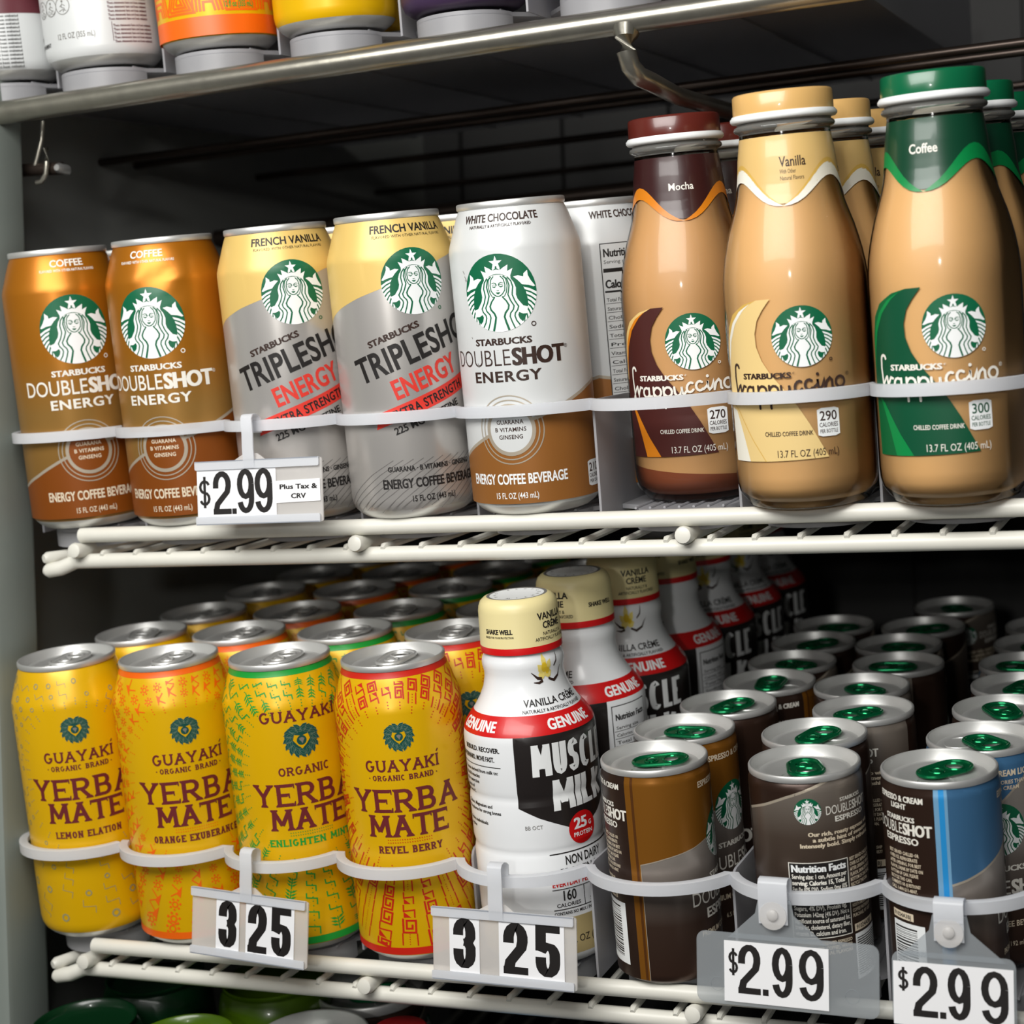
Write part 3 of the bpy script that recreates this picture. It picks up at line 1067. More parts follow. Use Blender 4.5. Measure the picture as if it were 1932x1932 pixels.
# nutrition panel on the back half
art.text('ink_brown', 'WHITE CHOCOLATE', 62, 145, 3.6, 42, .03, 'l')
art.rect('ink_black', 3, 66, 30, 96, 132)
art.rect('can_white', 4, 66.5, 30.5, 95.5, 131.5)
art.text('ink_black', 'Nutrition Facts', 67.5, 125, 4, 27, .04, 'l', L=5)
art.text('ink_black', 'Serving size 1 can', 67.5, 121.5, 1.8, 22, 0, 'l', L=5)
art.rect('ink_black', 5, 67, 117, 95, 119)
art.text('ink_black', 'Calories', 67.5, 109, 4, 15, .05, 'l', L=5)
art.rect('ink_black', 5, 67, 106.6, 95, 107.6)
for k in range(15):
    y = 102 - k * 4.6
    art.text('ink_black', ('Total Fat 2g', 'Saturated Fat', 'Cholesterol', 'Sodium', 'Total Carb', 'Protein', 'Vitamin D', 'Calcium')[k % 8], 67.5, y, 1.8, 12 + (k * 3) % 8, .01, 'l', L=5)
    art.line('ink_black', 5, [(67, y - 1), (95, y - 1)], .25)
for k, (x, y, l) in enumerate(((-19.5, 122.5, 1.6), (-18.6, 119.8, 2.2), (-18.0, 118.9, 1.8), (-18.4, 118.2, 1.2), (-17.5, 90, .8), (-15, 77, 1.6), (-15.2, 76.2, 1.2))):
    art.line('ink_grey', 3, [(x, y), (x + l * .6, y - l)], .35)
white = make_can('coffee_can', 'tall white and caramel energy drink can with the round green emblem', 'drink can', 'tall coffee energy cans', 155, art, 'can_white', u0=2.2)
stand(white, 'mid', -.3365, .0229)
o = dup(white, 'white can with a nutrition panel, standing second behind the front white can')
stand(o, 'mid', -.3195, .0895, -1.60)
o = dup(white, 'shaded white can, deepest of the three white cans')
stand(o, 'mid', -.3185, .1590, -1.6)

# ---- artwork of the triple can
a = Art()
edge = [(-104, 84), (-70, 97), (-56, 103.9), (-44, 109), (-30, 113.9), (-17, 117.6), (0, 124), (18, 129.8), (27, 132), (45, 136), (104, 140)]
a.poly('vanilla_gold', 0, edge + [(104, 151.4), (-104, 151.4)])
for k in range(26):
    x = -60 + k * 5.2
    a.line('stripe_silver', 1, [(x, 4.5 + (k % 3)), (x + 12, 14), (x + 27, 24), (x + 40, 31)], .32)
a.siren(0, 120, 16.7)
a.ring('siren_green', 3, 13.6, 105.5, .6, 1.0, 12)
a.at(-26.5, 88.4, rot=18.2)
a.text('ink_brown', 'STARBUCKS', 0, 0, 3.1, 28.5, .05, 'l')
a.at(-33.2, 70.4, rot=17.6)
a.text('ink_black', 'TRIPLESHOT', 0, 0, 12.2, 77, .028, 'l', sp=.02)
a.at(-15, 61.4, rot=17.8)
a.text('ink_red', 'ENERGY', 0, 0, 9.6, 38, .035, 'l', sp=.03)
a.at()
a.poly('ink_red', 2, [(-25.4, 55), (24, 70.9), (40, 76), (40, 68), (23.5, 62.6), (-27, 47)])
a.at(-17.5, 51.2, rot=17.6)
a.text('ink_black', 'EXTRA STRENGTH', 0, 0, 4.4, 44, .03, 'l', L=3, sp=.05)
a.at(-17, 43.8, rot=17.6)
a.text('ink_black', '225 MG CAFFEINE', 0, 0, 3.5, 39, .03, 'l')
a.at()
a.text('ink_black', 'GUARANA · B VITAMINS · GINSENG', 0, 25.2, 2.5, 47, .035)
a.text('ink_black', 'ENERGY COFFEE BEVERAGE', 0, 16.6, 4.6, 54, .04)
a.text('ink_black', '15 FL OZ (443 mL)', -.5, 9.4, 2.9, 24, .02)
a.text('ink_black', 'FRENCH VANILLA', 1.5, 144.8, 3.8, 46, .03)
a.text('ink_black', 'FLAVORED WITH OTHER NATURAL FLAVORS', 1.5, 142.2, 1.4, 43)
for k in range(12):
    a.text('ink_grey', 'MILK, COFFEE, SUGAR' if k % 2 else 'INGREDIENTS: WATER', -72, 90 - k * 3.2, 1.5, 20, 0)
triple = make_can('coffee_can', 'tall silver can with a vanilla yellow top and red band, third from the grey post', 'drink can', 'tall coffee energy cans', 155, a, 'can_silver', u0=23.2)
stand(triple, 'mid', -.4734, .0248)
o = dup(triple, 'tall silver can with a vanilla yellow top and red band, beside the white can')
stand(o, 'mid', -.4057, .0222, 2.6 / 33.1)
o = dup(triple, 'vanilla yellow topped can half hidden behind the second silver can')
stand(o, 'mid', -.3967, .0885, -.8)
o = dup(triple, 'vanilla yellow topped can hidden in shade behind the third tall can')
stand(o, 'mid', -.4696, .0915, -.3)

# ------------------------------------------------------------ yerba cans
def rays(a, m, kind, seed):
    R = random.Random(seed)
    n = 38
    for i in range(n):
        th = 2 * PI * i / n + .02
        dx, dy = math.cos(th), math.sin(th)
        r0 = 1 / math.sqrt((dx / 31) ** 2 + (dy / (34 if dy > 0 else 45)) ** 2)
        if dy < -.25 and abs(dx) < .9:
            r0 += 3
        # length until the neck, the foot or the back of the can
        r1 = 100 / max(abs(dx), 1e-6)
        if dy > 0.02:
            r1 = min(r1, (149 - 100) / dy)
        if dy < -0.02:
            r1 = min(r1, (100 - 11) / -dy)
        r1 = min(r1, 92)
        w0 = 1.2
        ppx, ppy = -dy, dx
        Wd = lambda r: min(3.4 + (r - r0) * .12, 7.6)
        pt = lambda r, c: (r * dx + ppx * c, 100 + r * dy + ppy * c)
        r = r0 + R.random() * 4
        for k in range(3):          # dotted tip
            x, y = pt(r, 0)
            a.rect(m, 2, x - .3, y - .3, x + .3, y + .3)
            r += 1.5
        while r < r1 - 2:
            w = Wd(r)
            q = R.random()
            ln = min(2.6 + w * .75, r1 - r)
            if ln < 2:
                break
            if kind == 'red' or kind == 'grey':
                if q < .45:         # square spiral
                    P = [(0, -1), (1, -1), (1, 1), (.15, 1), (.15, -.45), (.72, -.45), (.72, .45), (.42, .45)]
                    a.line(m, 2, [pt(r + u * ln, v * w / 2) for u, v in P], .62 + w * .06)
                elif q < .7:        # stepped zigzag with a filled corner
                    a.line(m, 2, [pt(r, -w / 2), pt(r + ln * .5, -w / 2), pt(r + ln * .4, w / 2), pt(r + ln, w / 2)], .75)
                    a.poly(m, 2, [pt(r + ln * .55, -w / 2), pt(r + ln, -w / 2), pt(r + ln, w * .2)])
                else:               # bars and dots
                    a.line(m, 2, [pt(r, -w / 2), pt(r + ln, -w / 2)], .7)
                    a.line(m, 2, [pt(r, w / 2), pt(r + ln, w / 2 * 1.1)], .7)
                    for k in range(int(ln / 1.3)):
                        x, y = pt(r + .6 + k * 1.3, 0)
                        a.rect(m, 2, x - .25, y - .25, x + .25, y + .25)
            elif kind == 'green':
                if q < .5:          # sprig of leaves
                    a.line(m, 2, [pt(r, 0), pt(r + ln, 0)], .6)
                    for k in range(3):
                        u = r + ln * (.2 + .27 * k)
                        for sg in (1, -1):
                            a.poly(m, 2, [pt(u, 0), pt(u - ln * .05, sg * w * .30), pt(u - ln * .28, sg * w * .58), pt(u - ln * .2, sg * w * .2)])
                else:
                    a.line(m, 2, [pt(r, -w / 2), pt(r + ln * .4, -w / 2), pt(r + ln * .5, w / 2), pt(r + ln, w / 2)], .7)
                    for k in range(3):
                        x, y = pt(r + k * ln * .35, w * .1)
                        a.rect(m, 2, x - .28, y - .28, x + .28, y + .28)
            elif kind == 'orange':
                if q < .5:          # round blossom
                    x, y = pt(r + ln * .5, 0)
                    a.ring(m, 2, x, y, w * .18, w * .30, 8)
                    for k in range(7):
                        g = 2 * PI * k / 7
                        a.disc(m, 2, x + math.cos(g) * w * .46, y + math.sin(g) * w * .46, w * .12, 5)
                else:
                    a.line(m, 2, [pt(r, -w / 2), pt(r + ln * .5, w / 3), pt(r + ln, -w / 2)], .7)
                    a.poly(m, 2, [pt(r, w / 2), pt(r + ln, w / 2), pt(r + ln * .7, 0)])
            elif kind == 'lemon':
                if q < .5:
                    x, y = pt(r + ln * .5, 0)
                    a.ring(m, 2, x, y, w * .2, w * .32, 8)
                elif q < .8:
                    a.line(m, 2, [pt(r, -w / 2), pt(r + ln * .5, -w / 2), pt(r + ln * .5, w / 2), pt(r + ln, w / 2)], .32)
            r += ln + .5


def art_yerba(kind, m, flavour, fw, fink, seed, band=None):
    a = Art()
    rays(a, m, kind, seed)
    if band:
        a.rect(band, 1, -104, 6.0, 104, 9.8)
        a.rect(band, 1, -104, 150.6, 104, 154.4)
    mint = kind == 'green'
    # leaf wreath
    wy, wr = (116.8, 7.8) if mint else (121.6, 6.4)
    heart = [(wr * 1.12 * p, wy + wr * 1.05 * q) for p, q in ((-.98, .62), (-.55, .98), (-.22, .92), (0, .72), (.22, .92), (.55, .98), (.98, .62), (1.02, .05), (.8, -.55), (.4, -.92), (0, -1.02), (-.4, -.92), (-.8, -.55), (-1.02, .05))]
    a.poly('wreath_green', 3, heart)
    n = 15
    for k in range(n):
        g = PI / 2 + 2 * PI * (k + .5) / n
        sd = 1 if math.cos(g) > 0 else -1
        for rr, sz in ((1.0, .32), (.84, .28)):
            x, y = rr * wr * math.cos(g), wy + rr * wr * math.sin(g) * .95
            t = g + sd * 2.45
            c, s = math.cos(t), math.sin(t)
            l, w = sz * wr, sz * wr * .5
            P = [(x + c * u * l - s * v * w, y + s * u * l + c * v * w) for u, v in ((-1, 0), (-.3, .9), (.5, .8), (1.1, 0), (.5, -.8), (-.3, -.9))]
            a.poly('wreath_green', 4, P)
            a.line('wreath_line', 5, P, .10, True)
    a.poly('yerba_yellow', 6, [(0 + wr * .55 * p, wy + wr * .55 * q) for p, q in ((-.85, .75), (0, .55), (.85, .75), (1.05, .1), (.6, -.5), (0, -1.05), (-.6, -.5), (-1.05, .1))])
    a.disc('wreath_green', 7, 0, wy, wr * .34, 16)
    a.poly('ink_grey', 8, [(wr * p, wy + wr * q) for p, q in ((-.16, .16), (.05, .2), (.2, .1), (.12, -.05), (.03, -.24), (-.03, -.1), (-.15, .02))])
    M = 'yerba_maroon'
    if mint:
        a.caps(M, 'GUAYAKI', 0, 127.2, 6.2, 42, 1.15, 1.1, .20, serif=.45)
        a.line(M, 3, [(20.6, 134.4), (21.6, 135.8)], .7)
        a.caps(M, 'ORGANIC', 0, 98.6, 4.6, 28, .85, .8, .2, serif=.3)
    else:
        a.caps(M, 'GUAYAKI', 0, 103.6, 6.2, 39, 1.1, 1.05, .20, serif=.45)
        a.line(M, 3, [(18.8, 110.8), (19.8, 112.2)], .7)
        a.caps(M, 'ORGANIC BRAND', 0, 99.0, 2.9, 32, .6, .55, .25, serif=.2)
        for x in (-17.8, 17.8):
            a.disc(M, 3, x, 100.4, .4, 6)
    a.caps(M, 'YERBA', 0, 82.2, 12.2, 58, 2.3, 1.75, .20, serif=.9)
    a.caps(M, 'MATE', 0, 69.2, 11.6, 41.5, 2.3, 1.75, .18, serif=.9)
    for r_ in range(2 if kind != 'lemon' else 0):
        for k in range(19):
            a.rect(m, 3, -11.4 + k * 1.25, 66 + r_ * 1.5, -10.9 + k * 1.25, 66.5 + r_ * 1.5)
    a.caps(fink, flavour, 0, 60.5, 3.9, fw, .85, .75, .26, serif=.25)
    return a


YER = [
    ('lemon', 'yerba_grey', 'LEMON ELATION', 37, 'yerba_maroon', None, -.6166, .0243, 21.3, 'plain lemon yellow'),
    ('orange', 'yerba_orange', 'ORANGE EXUBERANCE', 49, 'yerba_maroon', 'yerba_orange', -.5497, .0262, 23.8, 'orange-patterned yellow'),
    ('green', 'yerba_green', 'ENLIGHTEN MINT', 46, 'yerba_green', 'yerba_green', -.4816, .0295, 24.6, 'green-patterned yellow'),
    ('red', 'yerba_red', 'REVEL BERRY', 33.5, 'yerba_maroon', 'yerba_red', -.4132, .0288, 14.6, 'red-patterned yellow'),
]
ORD = ['front', 'second', 'third', 'fourth', 'fifth', 'sixth', 'seventh', 'eighth', 'ninth']
for i, (kind, m, fl, fw, fink, band, X, s, u0, lab) in enumerate(YER):
    a = art_yerba(kind, m, fl, fw, fink, 11 + i, band)
    c = make_can('tea_can', f'{lab} tea can at the front of its lane with aluminium lid', 'drink can', 'yellow tea cans on the lower shelf', 157, a, 'yerba_yellow', u0=u0)
    stand(c, 'low', X, s)
    XS = [(X + .004, s + .0672), (X + .0055, s + .1330), (X + .0055, s + .2090), (X + .0055, s + .277), (X + .0055, s + .345)]
    for k, (x, ss) in enumerate(XS):
        o = dup(c, f'{lab} tea can with grey lid, {ORD[k + 1]} from the front of its lane')
        stand(o, 'low', x, ss, random.Random(i * 9 + k).uniform(-.6, .6))

# ------------------------------------------------------------ white protein shake bottles
MMP = [(33.3, 5.5), (33.8, 12), (33.8, 57), (33.3, 59.5), (33.0, 61), (33.3, 62.5), (33.8, 65), (33.8, 85), (33.3, 87.5), (33.0, 89), (33.3, 90.5), (33.8, 93), (33.8, 117), (33.4, 120.5), (32.2, 123.6), (29.9, 127), (26.6, 131.2), (23.6, 136), (21.4, 141), (20.3, 146), (20.2, 149), (20.9, 152), (21.0, 154), (20.6, 156), (19.6, 158)]
a = Art()
a.rect('mm_gold', 0, -106, 6.5, 106, 26)
a.rect('mm_red', 2, -106, 121, 106, 130.3)
for x in (38, -20, 91, -72):
    a.text('pure_white', 'GENUINE', x, 123.3, 4.6, 29, .05, sp=.03)
blk = [(4.6, 121), (4.2, 85), (14, 79.5), (30, 72), (38, 70), (50, 75.5), (62, 83), (75, 88), (76, 121)]
a.poly('mm_black', 1, blk)
a.caps('pure_white', 'MUSCLE', 37, 100.6, 16.2, 48.5, 3.5, 2.3, .10, L=3)
a.caps('pure_white', 'MILK', 39, 82.0, 15.8, 34.5, 3.6, 2.3, .10, L=3)
a.disc('mm_red', 4, 37, 70.6, 8.5, 28)
a.text('pure_white', '25', 35.8, 70.6, 5.4, 8.2, .05, L=5)
a.text('pure_white', 'G', 42, 70.6, 2.4, 2.2, .03, L=5)
a.text('pure_white', 'PROTEIN', 37.2, 66.6, 2.1, 12.4, .02, L=5)
a.rect('ink_black', 3, 17.4, 59.4, 60, 60)
a.text('ink_black', 'NON DAIRY', 25, 53.6, 4.4, 23, .02, 'l')
a.text('ink_black', 'PROTEIN SHAKE', 22, 47.4, 4.4, 34, .02, 'l')
a.text('mm_red', 'EVERYDAY PERFORMANCE', 17.2, 42.8, 2.5, 38, .04, 'l')
a.rect('ink_black', 3, 17, 41.2, 60, 41.6)
a.rect('ink_black', 3, 17, 30.6, 60, 31.1)
a.rect('ink_black', 3, 33.8, 31, 34.2, 41.2)
a.text('ink_black', '160', 25.4, 35.4, 5.0, 8, .02)
a.text('ink_black', 'CALORIES', 25, 32.1, 1.9, 13, .02)
a.text('ink_black', '0g', 42, 35.4, 5.0, 6, .02)
a.text('ink_black', 'SUGAR', 42, 32.1, 1.9, 9, .02)
a.text('ink_black', 'CONTAINS NO MILK / INCLUDES MILK PROTEIN', 17, 28.0, 1.6, 40, .03, 'l')
a.text('ink_black', '14 FL OZ (414 mL)', 35, 12.4, 3.6, 34, .0)
a.text('ink_black', 'REBUILD. RECOVER.', -16, 113.2, 2.4, 26, .04)
a.text('ink_black', 'PUSH FORWARD. MOVE FAST.', -22, 108.4, 2.4, 31, .04)
a.rect('ink_black', 3, -38, 105.4, -3.2, 105.8)
for k, s in enumerate(('Protein derived from milk to:', 'Rebuild muscles', 'after exercise', 'Source of', 'Vitamin C', '', 'Calcium, Magnesium and', 'Phosphorus for strong bones', '', 'Active individuals', 'anytime')):
    a.text('ink_black', s, -33, 102 - k * 3.0, 1.7, min(1.02 * len(s), 28) if s else None, .03, 'l')
a.text('ink_grey', 'BB OCT', 11, 73.8, 2.0, 9, 0)
# vanilla flower on the neck
fx, fy = 31, 149.5
for g, l in ((95, 12), (55, 10), (135, 9), (15, 7), (170, 6)):
    c, s = math.cos(math.radians(g)), math.sin(math.radians(g))
    a.poly('petal', 3, [(fx + c * u * l - s * v * 2.6, fy - 2 + s * u * l + c * v * 2.6) for u, v in ((0, 0), (.3, .7), (.7, .8), (1, 0), (.7, -.8), (.3, -.7))])
a.disc('flower_yellow', 4, fx - .5, fy + 2.5, 2.6, 12)
a.disc('flower_yellow', 4, fx + 2.5, fy + .5, 1.8, 10)
for P, w in (([(fx - 3, fy - 3.2), (fx - 7, fy - 2.6), (fx - 12, fy + .6)], [1.5, 1.5, .3]), ([(fx - 2.5, fy - 4.2), (fx - 6, fy - 5), (fx - 10.5, fy - 4.6)], [1.4, 1.2, .3]), ([(fx + 3, fy - 3.6), (fx + 8, fy - 5.2), (fx + 14, fy - 3.4), (fx + 18, fy + 1.4)], [1.2, 1.5, 1.2, .3]), ([(fx + 9, fy + 2), (fx + 12, fy + 4.4), (fx + 14, fy + 9)], [.9, 1.1, .3])):
    a.line('ink_brown', 5, P, w)
a.text('ink_black', 'VANILLA CRÈME', 34, 134.0, 3.2, 46, .02)
a.text('ink_black', 'NATURALLY & ARTIFICIALLY FLAVORED', 34, 131.1, 1.5, 48, .02)
# nutrition panel round the side
a.rect('ink_black', 3, 78, 44, 104, 118)
a.rect('mm_white', 4, 78.5, 44.5, 103.5, 117.5)
a.text('ink_black', 'Nutrition Facts', 80, 110, 3.2, 22, .05, 'l', L=5)
for k in range(15):
    a.text('ink_black', ('Serving size', 'Calories 160', 'Total Fat', 'Sodium', 'Potassium', 'Protein 25g')[k % 6], 80, 105 - k * 4, 1.7, 16, .01, 'l', L=5)
    a.line('ink_black', 5, [(79, 104 - k * 4), (103, 104 - k * 4)], .3)


mm = thing('shake_bottle', 'white protein shake bottle with cream cap at the front of its lane', 'bottle', 'white protein shake bottles')
bm = bmesh.new()
mats = ['mm_white']
lathe(bm, [(0, 3), (20, 2), (26, 0), (29, .6), (31.6, 2.4)] + MMP + [(19.6, 161)], 72, 0)
a.flush(bm, mats, MMP, .0335, 0)
obj('bottle_body', bm, mats, mm, 60, fix=False)
bm = bmesh.new()
mats = ['mm_cap', 'mm_red', 'pure_white', 'ink_grey']
CP = [(20.9, 159.6), (20.9, 162.6), (20.8, 163), (20.3, 180), (19.9, 182.4), (19.0, 184.6), (17.2, 186.2), (15.5, 186.8), (14.6, 186.9), (13.9, 186.7), (0, 186.7)]
lathe(bm, CP, 64, [1, 1, 0, 0, 0, 0, 0, 3, 3, 2])
b = Art()
b.text('ink_black', 'VANILLA', 26.5, 176, 3.3, 17.5, .03)
b.text('ink_black', 'CRÈME', 26.5, 171.4, 3.3, 12.5, .03)
b.text('ink_black', 'NATURALLY &', 26.5, 168.0, 1.7, 13, .01)
b.text('ink_black', 'ARTIFICIALLY FLAVORED', 26.5, 165.4, 1.7, 22, .01)
b.text('ink_black', 'SHAKE WELL', -3.5, 170.4, 2.3, 15.5, .05)
b.text('ink_black', 'SHAKE WELL', 54, 170.4, 2.3, 15.5, .05)
b.text('ink_black', 'SEALED FOR YOUR PROTECTION', -3.5, 168.2, 1.0, 16.5, .02)
b.flush(bm, mats, CP[:5], .0205, 0)
tp = Art()
for k in range(16):
    g = 2 * PI * k / 16
    tp.at(10.6 * math.cos(g), 10.6 * math.sin(g), rot=math.degrees(g) - 90)
    tp.text('ink_grey', 'RECYCLE CAP WITHIN'[k], 0, 0, 1.5, None, .02, L=1)
tp.flush(bm, mats, flat=Matrix.Translation((0, 0, .18672)))
obj('bottle_cap', bm, mats, mm, 60, fix=False)
stand(mm, 'low', -.3432, .0364)
MX = [(-.339, .1045), (-.335, .172), (-.333, .240), (-.331, .308), (-.330, .376), (-.329, .444)]
SP = [-1.53, -.55, -1.45, -.5, -.3, -.4]
for k, (x, s) in enumerate(MX):
    o = dup(mm, f'white protein shake bottle with cream cap, {ORD[k + 1]} from the front of its row')
    stand(o, 'low', x, s, SP[k])

# ------------------------------------------------------------ small espresso cans
def esp_front(a, x, top, fl):
    a.text('ink_cream', fl[0], x, 96.2, 2.9, fl[1], .04)
    a.siren(x, 70.5, 12.8, 3)
    a.text('ink_white', 'STARBUCKS', x, 50.0, 2.6, 25, .05)
    a.text('ink_white', 'DOUBLE', x - 25.5, 38.6, 6.8, 29.5, 0, 'l')
    a.text('ink_white', 'SHOT', x + 4.4, 38.6, 6.8, 21, .06, 'l')
    a.text('ink_white', 'ESPRESSO', x, 31.2, 4.8, 34, .04)
    a.text('ink_cream', 'PREMIUM COFFEE BEVERAGE', x, 22.6, 2.7, 42, .02)
    a.text('ink_cream', '6.5 FL OZ (192 mL)', x, 13, 2.3, 22, .01)


def esp_back(a, x, title='ESPRESSO & CREAM'):
    a.text('ink_white', title, x, 98.5, 2.6, 26, .05)
    a.text('ink_white', 'STARBUCKS', x, 89.4, 2.2, 17, .05)
    a.text('ink_white', 'DOUBLE', x - 16, 83.4, 5.0, 18, 0, 'l')
    a.text('ink_white', 'SHOT', x + 2.2, 83.4, 5.0, 14, .06, 'l')
    a.text('ink_white', 'ESPRESSO', x, 79.0, 3.0, 20, .04)
    for k, s in enumerate(('BEST SERVED CHILLED OR', 'OVER ICE. REFRIGERATE', 'AFTER OPENING. FOR BEST', 'FLAVOR, DRINK BY DATE ON', 'BOTTOM OF CAN. PLEASE', 'RECYCLE THIS CAN.', 'COMMENTS OR QUESTIONS?', 'CALL 1-800-211-8307.')):
        a.text('ink_cream', s, x - 8, 73.4 - k * 2.45, 1.55, len(s) * .80, .02, 'l')
    a.text('ink_cream', 'DISTRIBUTED BY', x - 8, 51.6, 1.5, 12, .02, 'l')
    a.rect('pure_white', 3, x - 8, 9.5, x + 10.5, 41)
    a.rect('ink_cream', 3, x - 8, 42.4, x + 5, 46)
    R = random.Random(3)
    y = 13.0
    while y < 39:
        h = R.choice((.25, .5, .8))
        a.rect('ink_black', 4, x - 7, y, x + 6.5, y + h)
        y += h + R.choice((.4, .7))
    a.text('ink_black', '91024A3BJ', x - 7.3, 43.3, 1.8, 11, .02, 'l', L=4)


a = Art()
a.rect('esp_brown', 0, -83, 3.6, -7.5, 106)
a.rect('esp_gold', 1, -7.5, 3.6, -2.2, 106)
a.rect('esp_gold_dark', 2, -4.4, 3.6, -3.0, 106)
a.poly('esp_gold', 0, [(-2.2, 106), (-2.2, 62.2), (10, 65.2), (25, 68.0), (43, 73), (62, 84), (75, 98), (80, 106)])
a.line('line_silver', 2, [(-2.2, 62), (10, 65.0), (25, 67.8), (43, 72.8), (62, 83.8), (75, 97.8), (80, 106)], .5)
a.rect('line_silver', 2, -2.2, 3.6, -1.9, 62)
esp_front(a, 47, 0, ('ESPRESSO & CREAM', 33))
esp_back(a, -24)
ec = make_can('espresso_can', 'small gold and brown espresso can with green tab at the front of its lane', 'drink can', 'small espresso cans', 108.7, a, 'esp_fade', 26.2, 'aluminium', 'green_tab', True, u0=0, turn=-1.25)
stand(ec, 'low', -.2718, .0195)

a = Art()
a.poly('esp_fade_dark', 0, [(-28.5, 89.6), (-15, 94.2), (-3, 99.2), (8, 103), (17, 106), (60, 106), (60, 3.6), (-28.5, 3.6)])
a.line('line_silver', 1, [(-28.5, 89.4), (-15, 94.0), (-3, 99.0), (8, 102.8), (17, 105.8)], 1.2)
a.siren(6.6, 92.4, 6.2, 3, True)
a.text('ink_white', 'STARBUCKS', 29, 95.2, 1.7, 13.5, .05)
a.text('ink_white', 'DOUBLE', 14.7, 90.0, 4.0, 14.5, 0, 'l')
a.text('ink_white', 'SHOT', 29.4, 90.0, 4.0, 11.5, .05, 'l')
a.text('ink_white', 'ESPRESSO', 28.5, 86.2, 2.5, 19, .04)
for k, (s, w) in enumerate((('Our rich, roasty espresso with', 38), ('a subtle hint of sweetness.', 36), ('Intensely bold. Simply refreshing', 42))):
    a.text('ink_cream', s, 44, 80.4 - k * 2.7, 1.9, w, .05, 'r')
a.rect('ink_white', 2, -4.2, 31.2, 24.4, 68)
a.rect('ink_black', 3, -3.8, 31.6, 24.0, 67.6)
a.text('pure_white', 'Nutrition Facts', 10, 63.4, 3.3, 26, .06, L=4)
for k, (s, w, b_) in enumerate((('Serving size: 1 can, Amount per', 26, .03), ('serving: Calories 15, Total', 25, .05), ('Fat 0g (0% DV), Sodium 0mg (0%', 26, .02), ('DV), Total Carbohydrate 3g (1%', 26, .02), ('DV), Total Sugars 2g (Includes 2g Added', 26.5, .02), ('Sugars, 4% DV), Protein 0g,', 25, .03), ('Potassium 142mg (4% DV). Not a', 26, .02), ('significant source of saturated fat,', 26.5, .02), ('trans fat, cholesterol, dietary fiber,', 26.5, .02), ('vitamin D, calcium and iron.', 24, .02))):
    a.text('ink_white', s, -2.9, 60.2 - k * 3.05, 2.1, w, b_, 'l', L=4)
for k, s in enumerate(('INGREDIENTS: BREWED ESPRESSO', 'COFFEE (WATER, COFFEE), WATER', 'SUGAR, NATURAL FLAVORS')):
    a.text('ink_cream', s, -3, 28 - k * 2.4, 1.6, 27, .02, 'l')
for k, s in enumerate(('BEST SERVED CHILLED OR', 'OVER ICE. REFRIGERATE', 'AFTER OPENING. FOR BEST', 'FLAVOR, DRINK BY DATE ON', 'BOTTOM OF CAN. PLEASE', 'RECYCLE THIS CAN.', '', '', 'DISTRIBUTED BY', 'NORTH AMERICAN', 'COFFEE PARTNERSHIP', 'PURCHASE, NY 10577')):
    if s:
        a.text('ink_cream', s, 25.4, 66 - k * 2.5, 1.6, len(s) * .8, .02, 'l')
a.rect('ink_cream', 3, 26, 31.4, 42, 35)
a.text('ink_black', '91024A3BJ', 27, 32.2, 2, 12, .02, 'l', L=4)
a.rect('pure_white', 3, 26, 8, 44, 30.2)
y = 10
while y < 28:
    a.rect('ink_black', 4, 27, y, 43, y + .5)
    y += 1.1
esp_front(a, 100, 0, ('ESPRESSO', 20))
ed = make_can('espresso_can', 'small dark brown can with white nutrition facts at the front of its lane', 'drink can', 'small espresso cans', 108.7, a, 'esp_brown', 26.2, 'aluminium', 'green_tab', True, u0=0, turn=3.5)
stand(ed, 'low', -.1971, .0173)

a = Art()
a.rect('esp_brown', 0, -83, 3.6, 1.2, 106)
a.rect('esp_blue_pale', 1, 1.2, 3.6, 7.2, 106)
a.rect('esp_blue_bright', 2, 3.4, 3.6, 5.8, 106)
a.poly('esp_blue', 0, [(7.2, 106), (7.2, 61.6), (14, 63.4), (22, 66.2), (36, 72), (52, 80), (68, 94), (76, 106)])
a.line('line_silver', 2, [(7.2, 61.2), (14, 63.0), (22, 65.8), (36, 71.6), (52, 79.6), (68, 93.6)], 1.1)
esp_front(a, 55, 0, ('ESPRESSO & CREAM LIGHT', 40))
a.text('ink_cream', '35% FEWER CALORIES THAN', 55, 92.4, 1.8, 30, .02)
a.text('ink_cream', 'ESPRESSO & CREAM', 55, 89.6, 1.8, 22, .02)
esp_back(a, -16.5, 'ESPRESSO & CREAM')
a.text('ink_white', 'LIGHT', -16.5, 95, 2.4, 9, .05)
eb = make_can('espresso_can', 'small blue and brown espresso can with green tab at the front of its lane', 'drink can', 'small espresso cans', 108.7, a, 'esp_fade', 26.2, 'aluminium', 'green_tab', True, u0=0, turn=-.75)
stand(eb, 'low', -.1344, .0152)

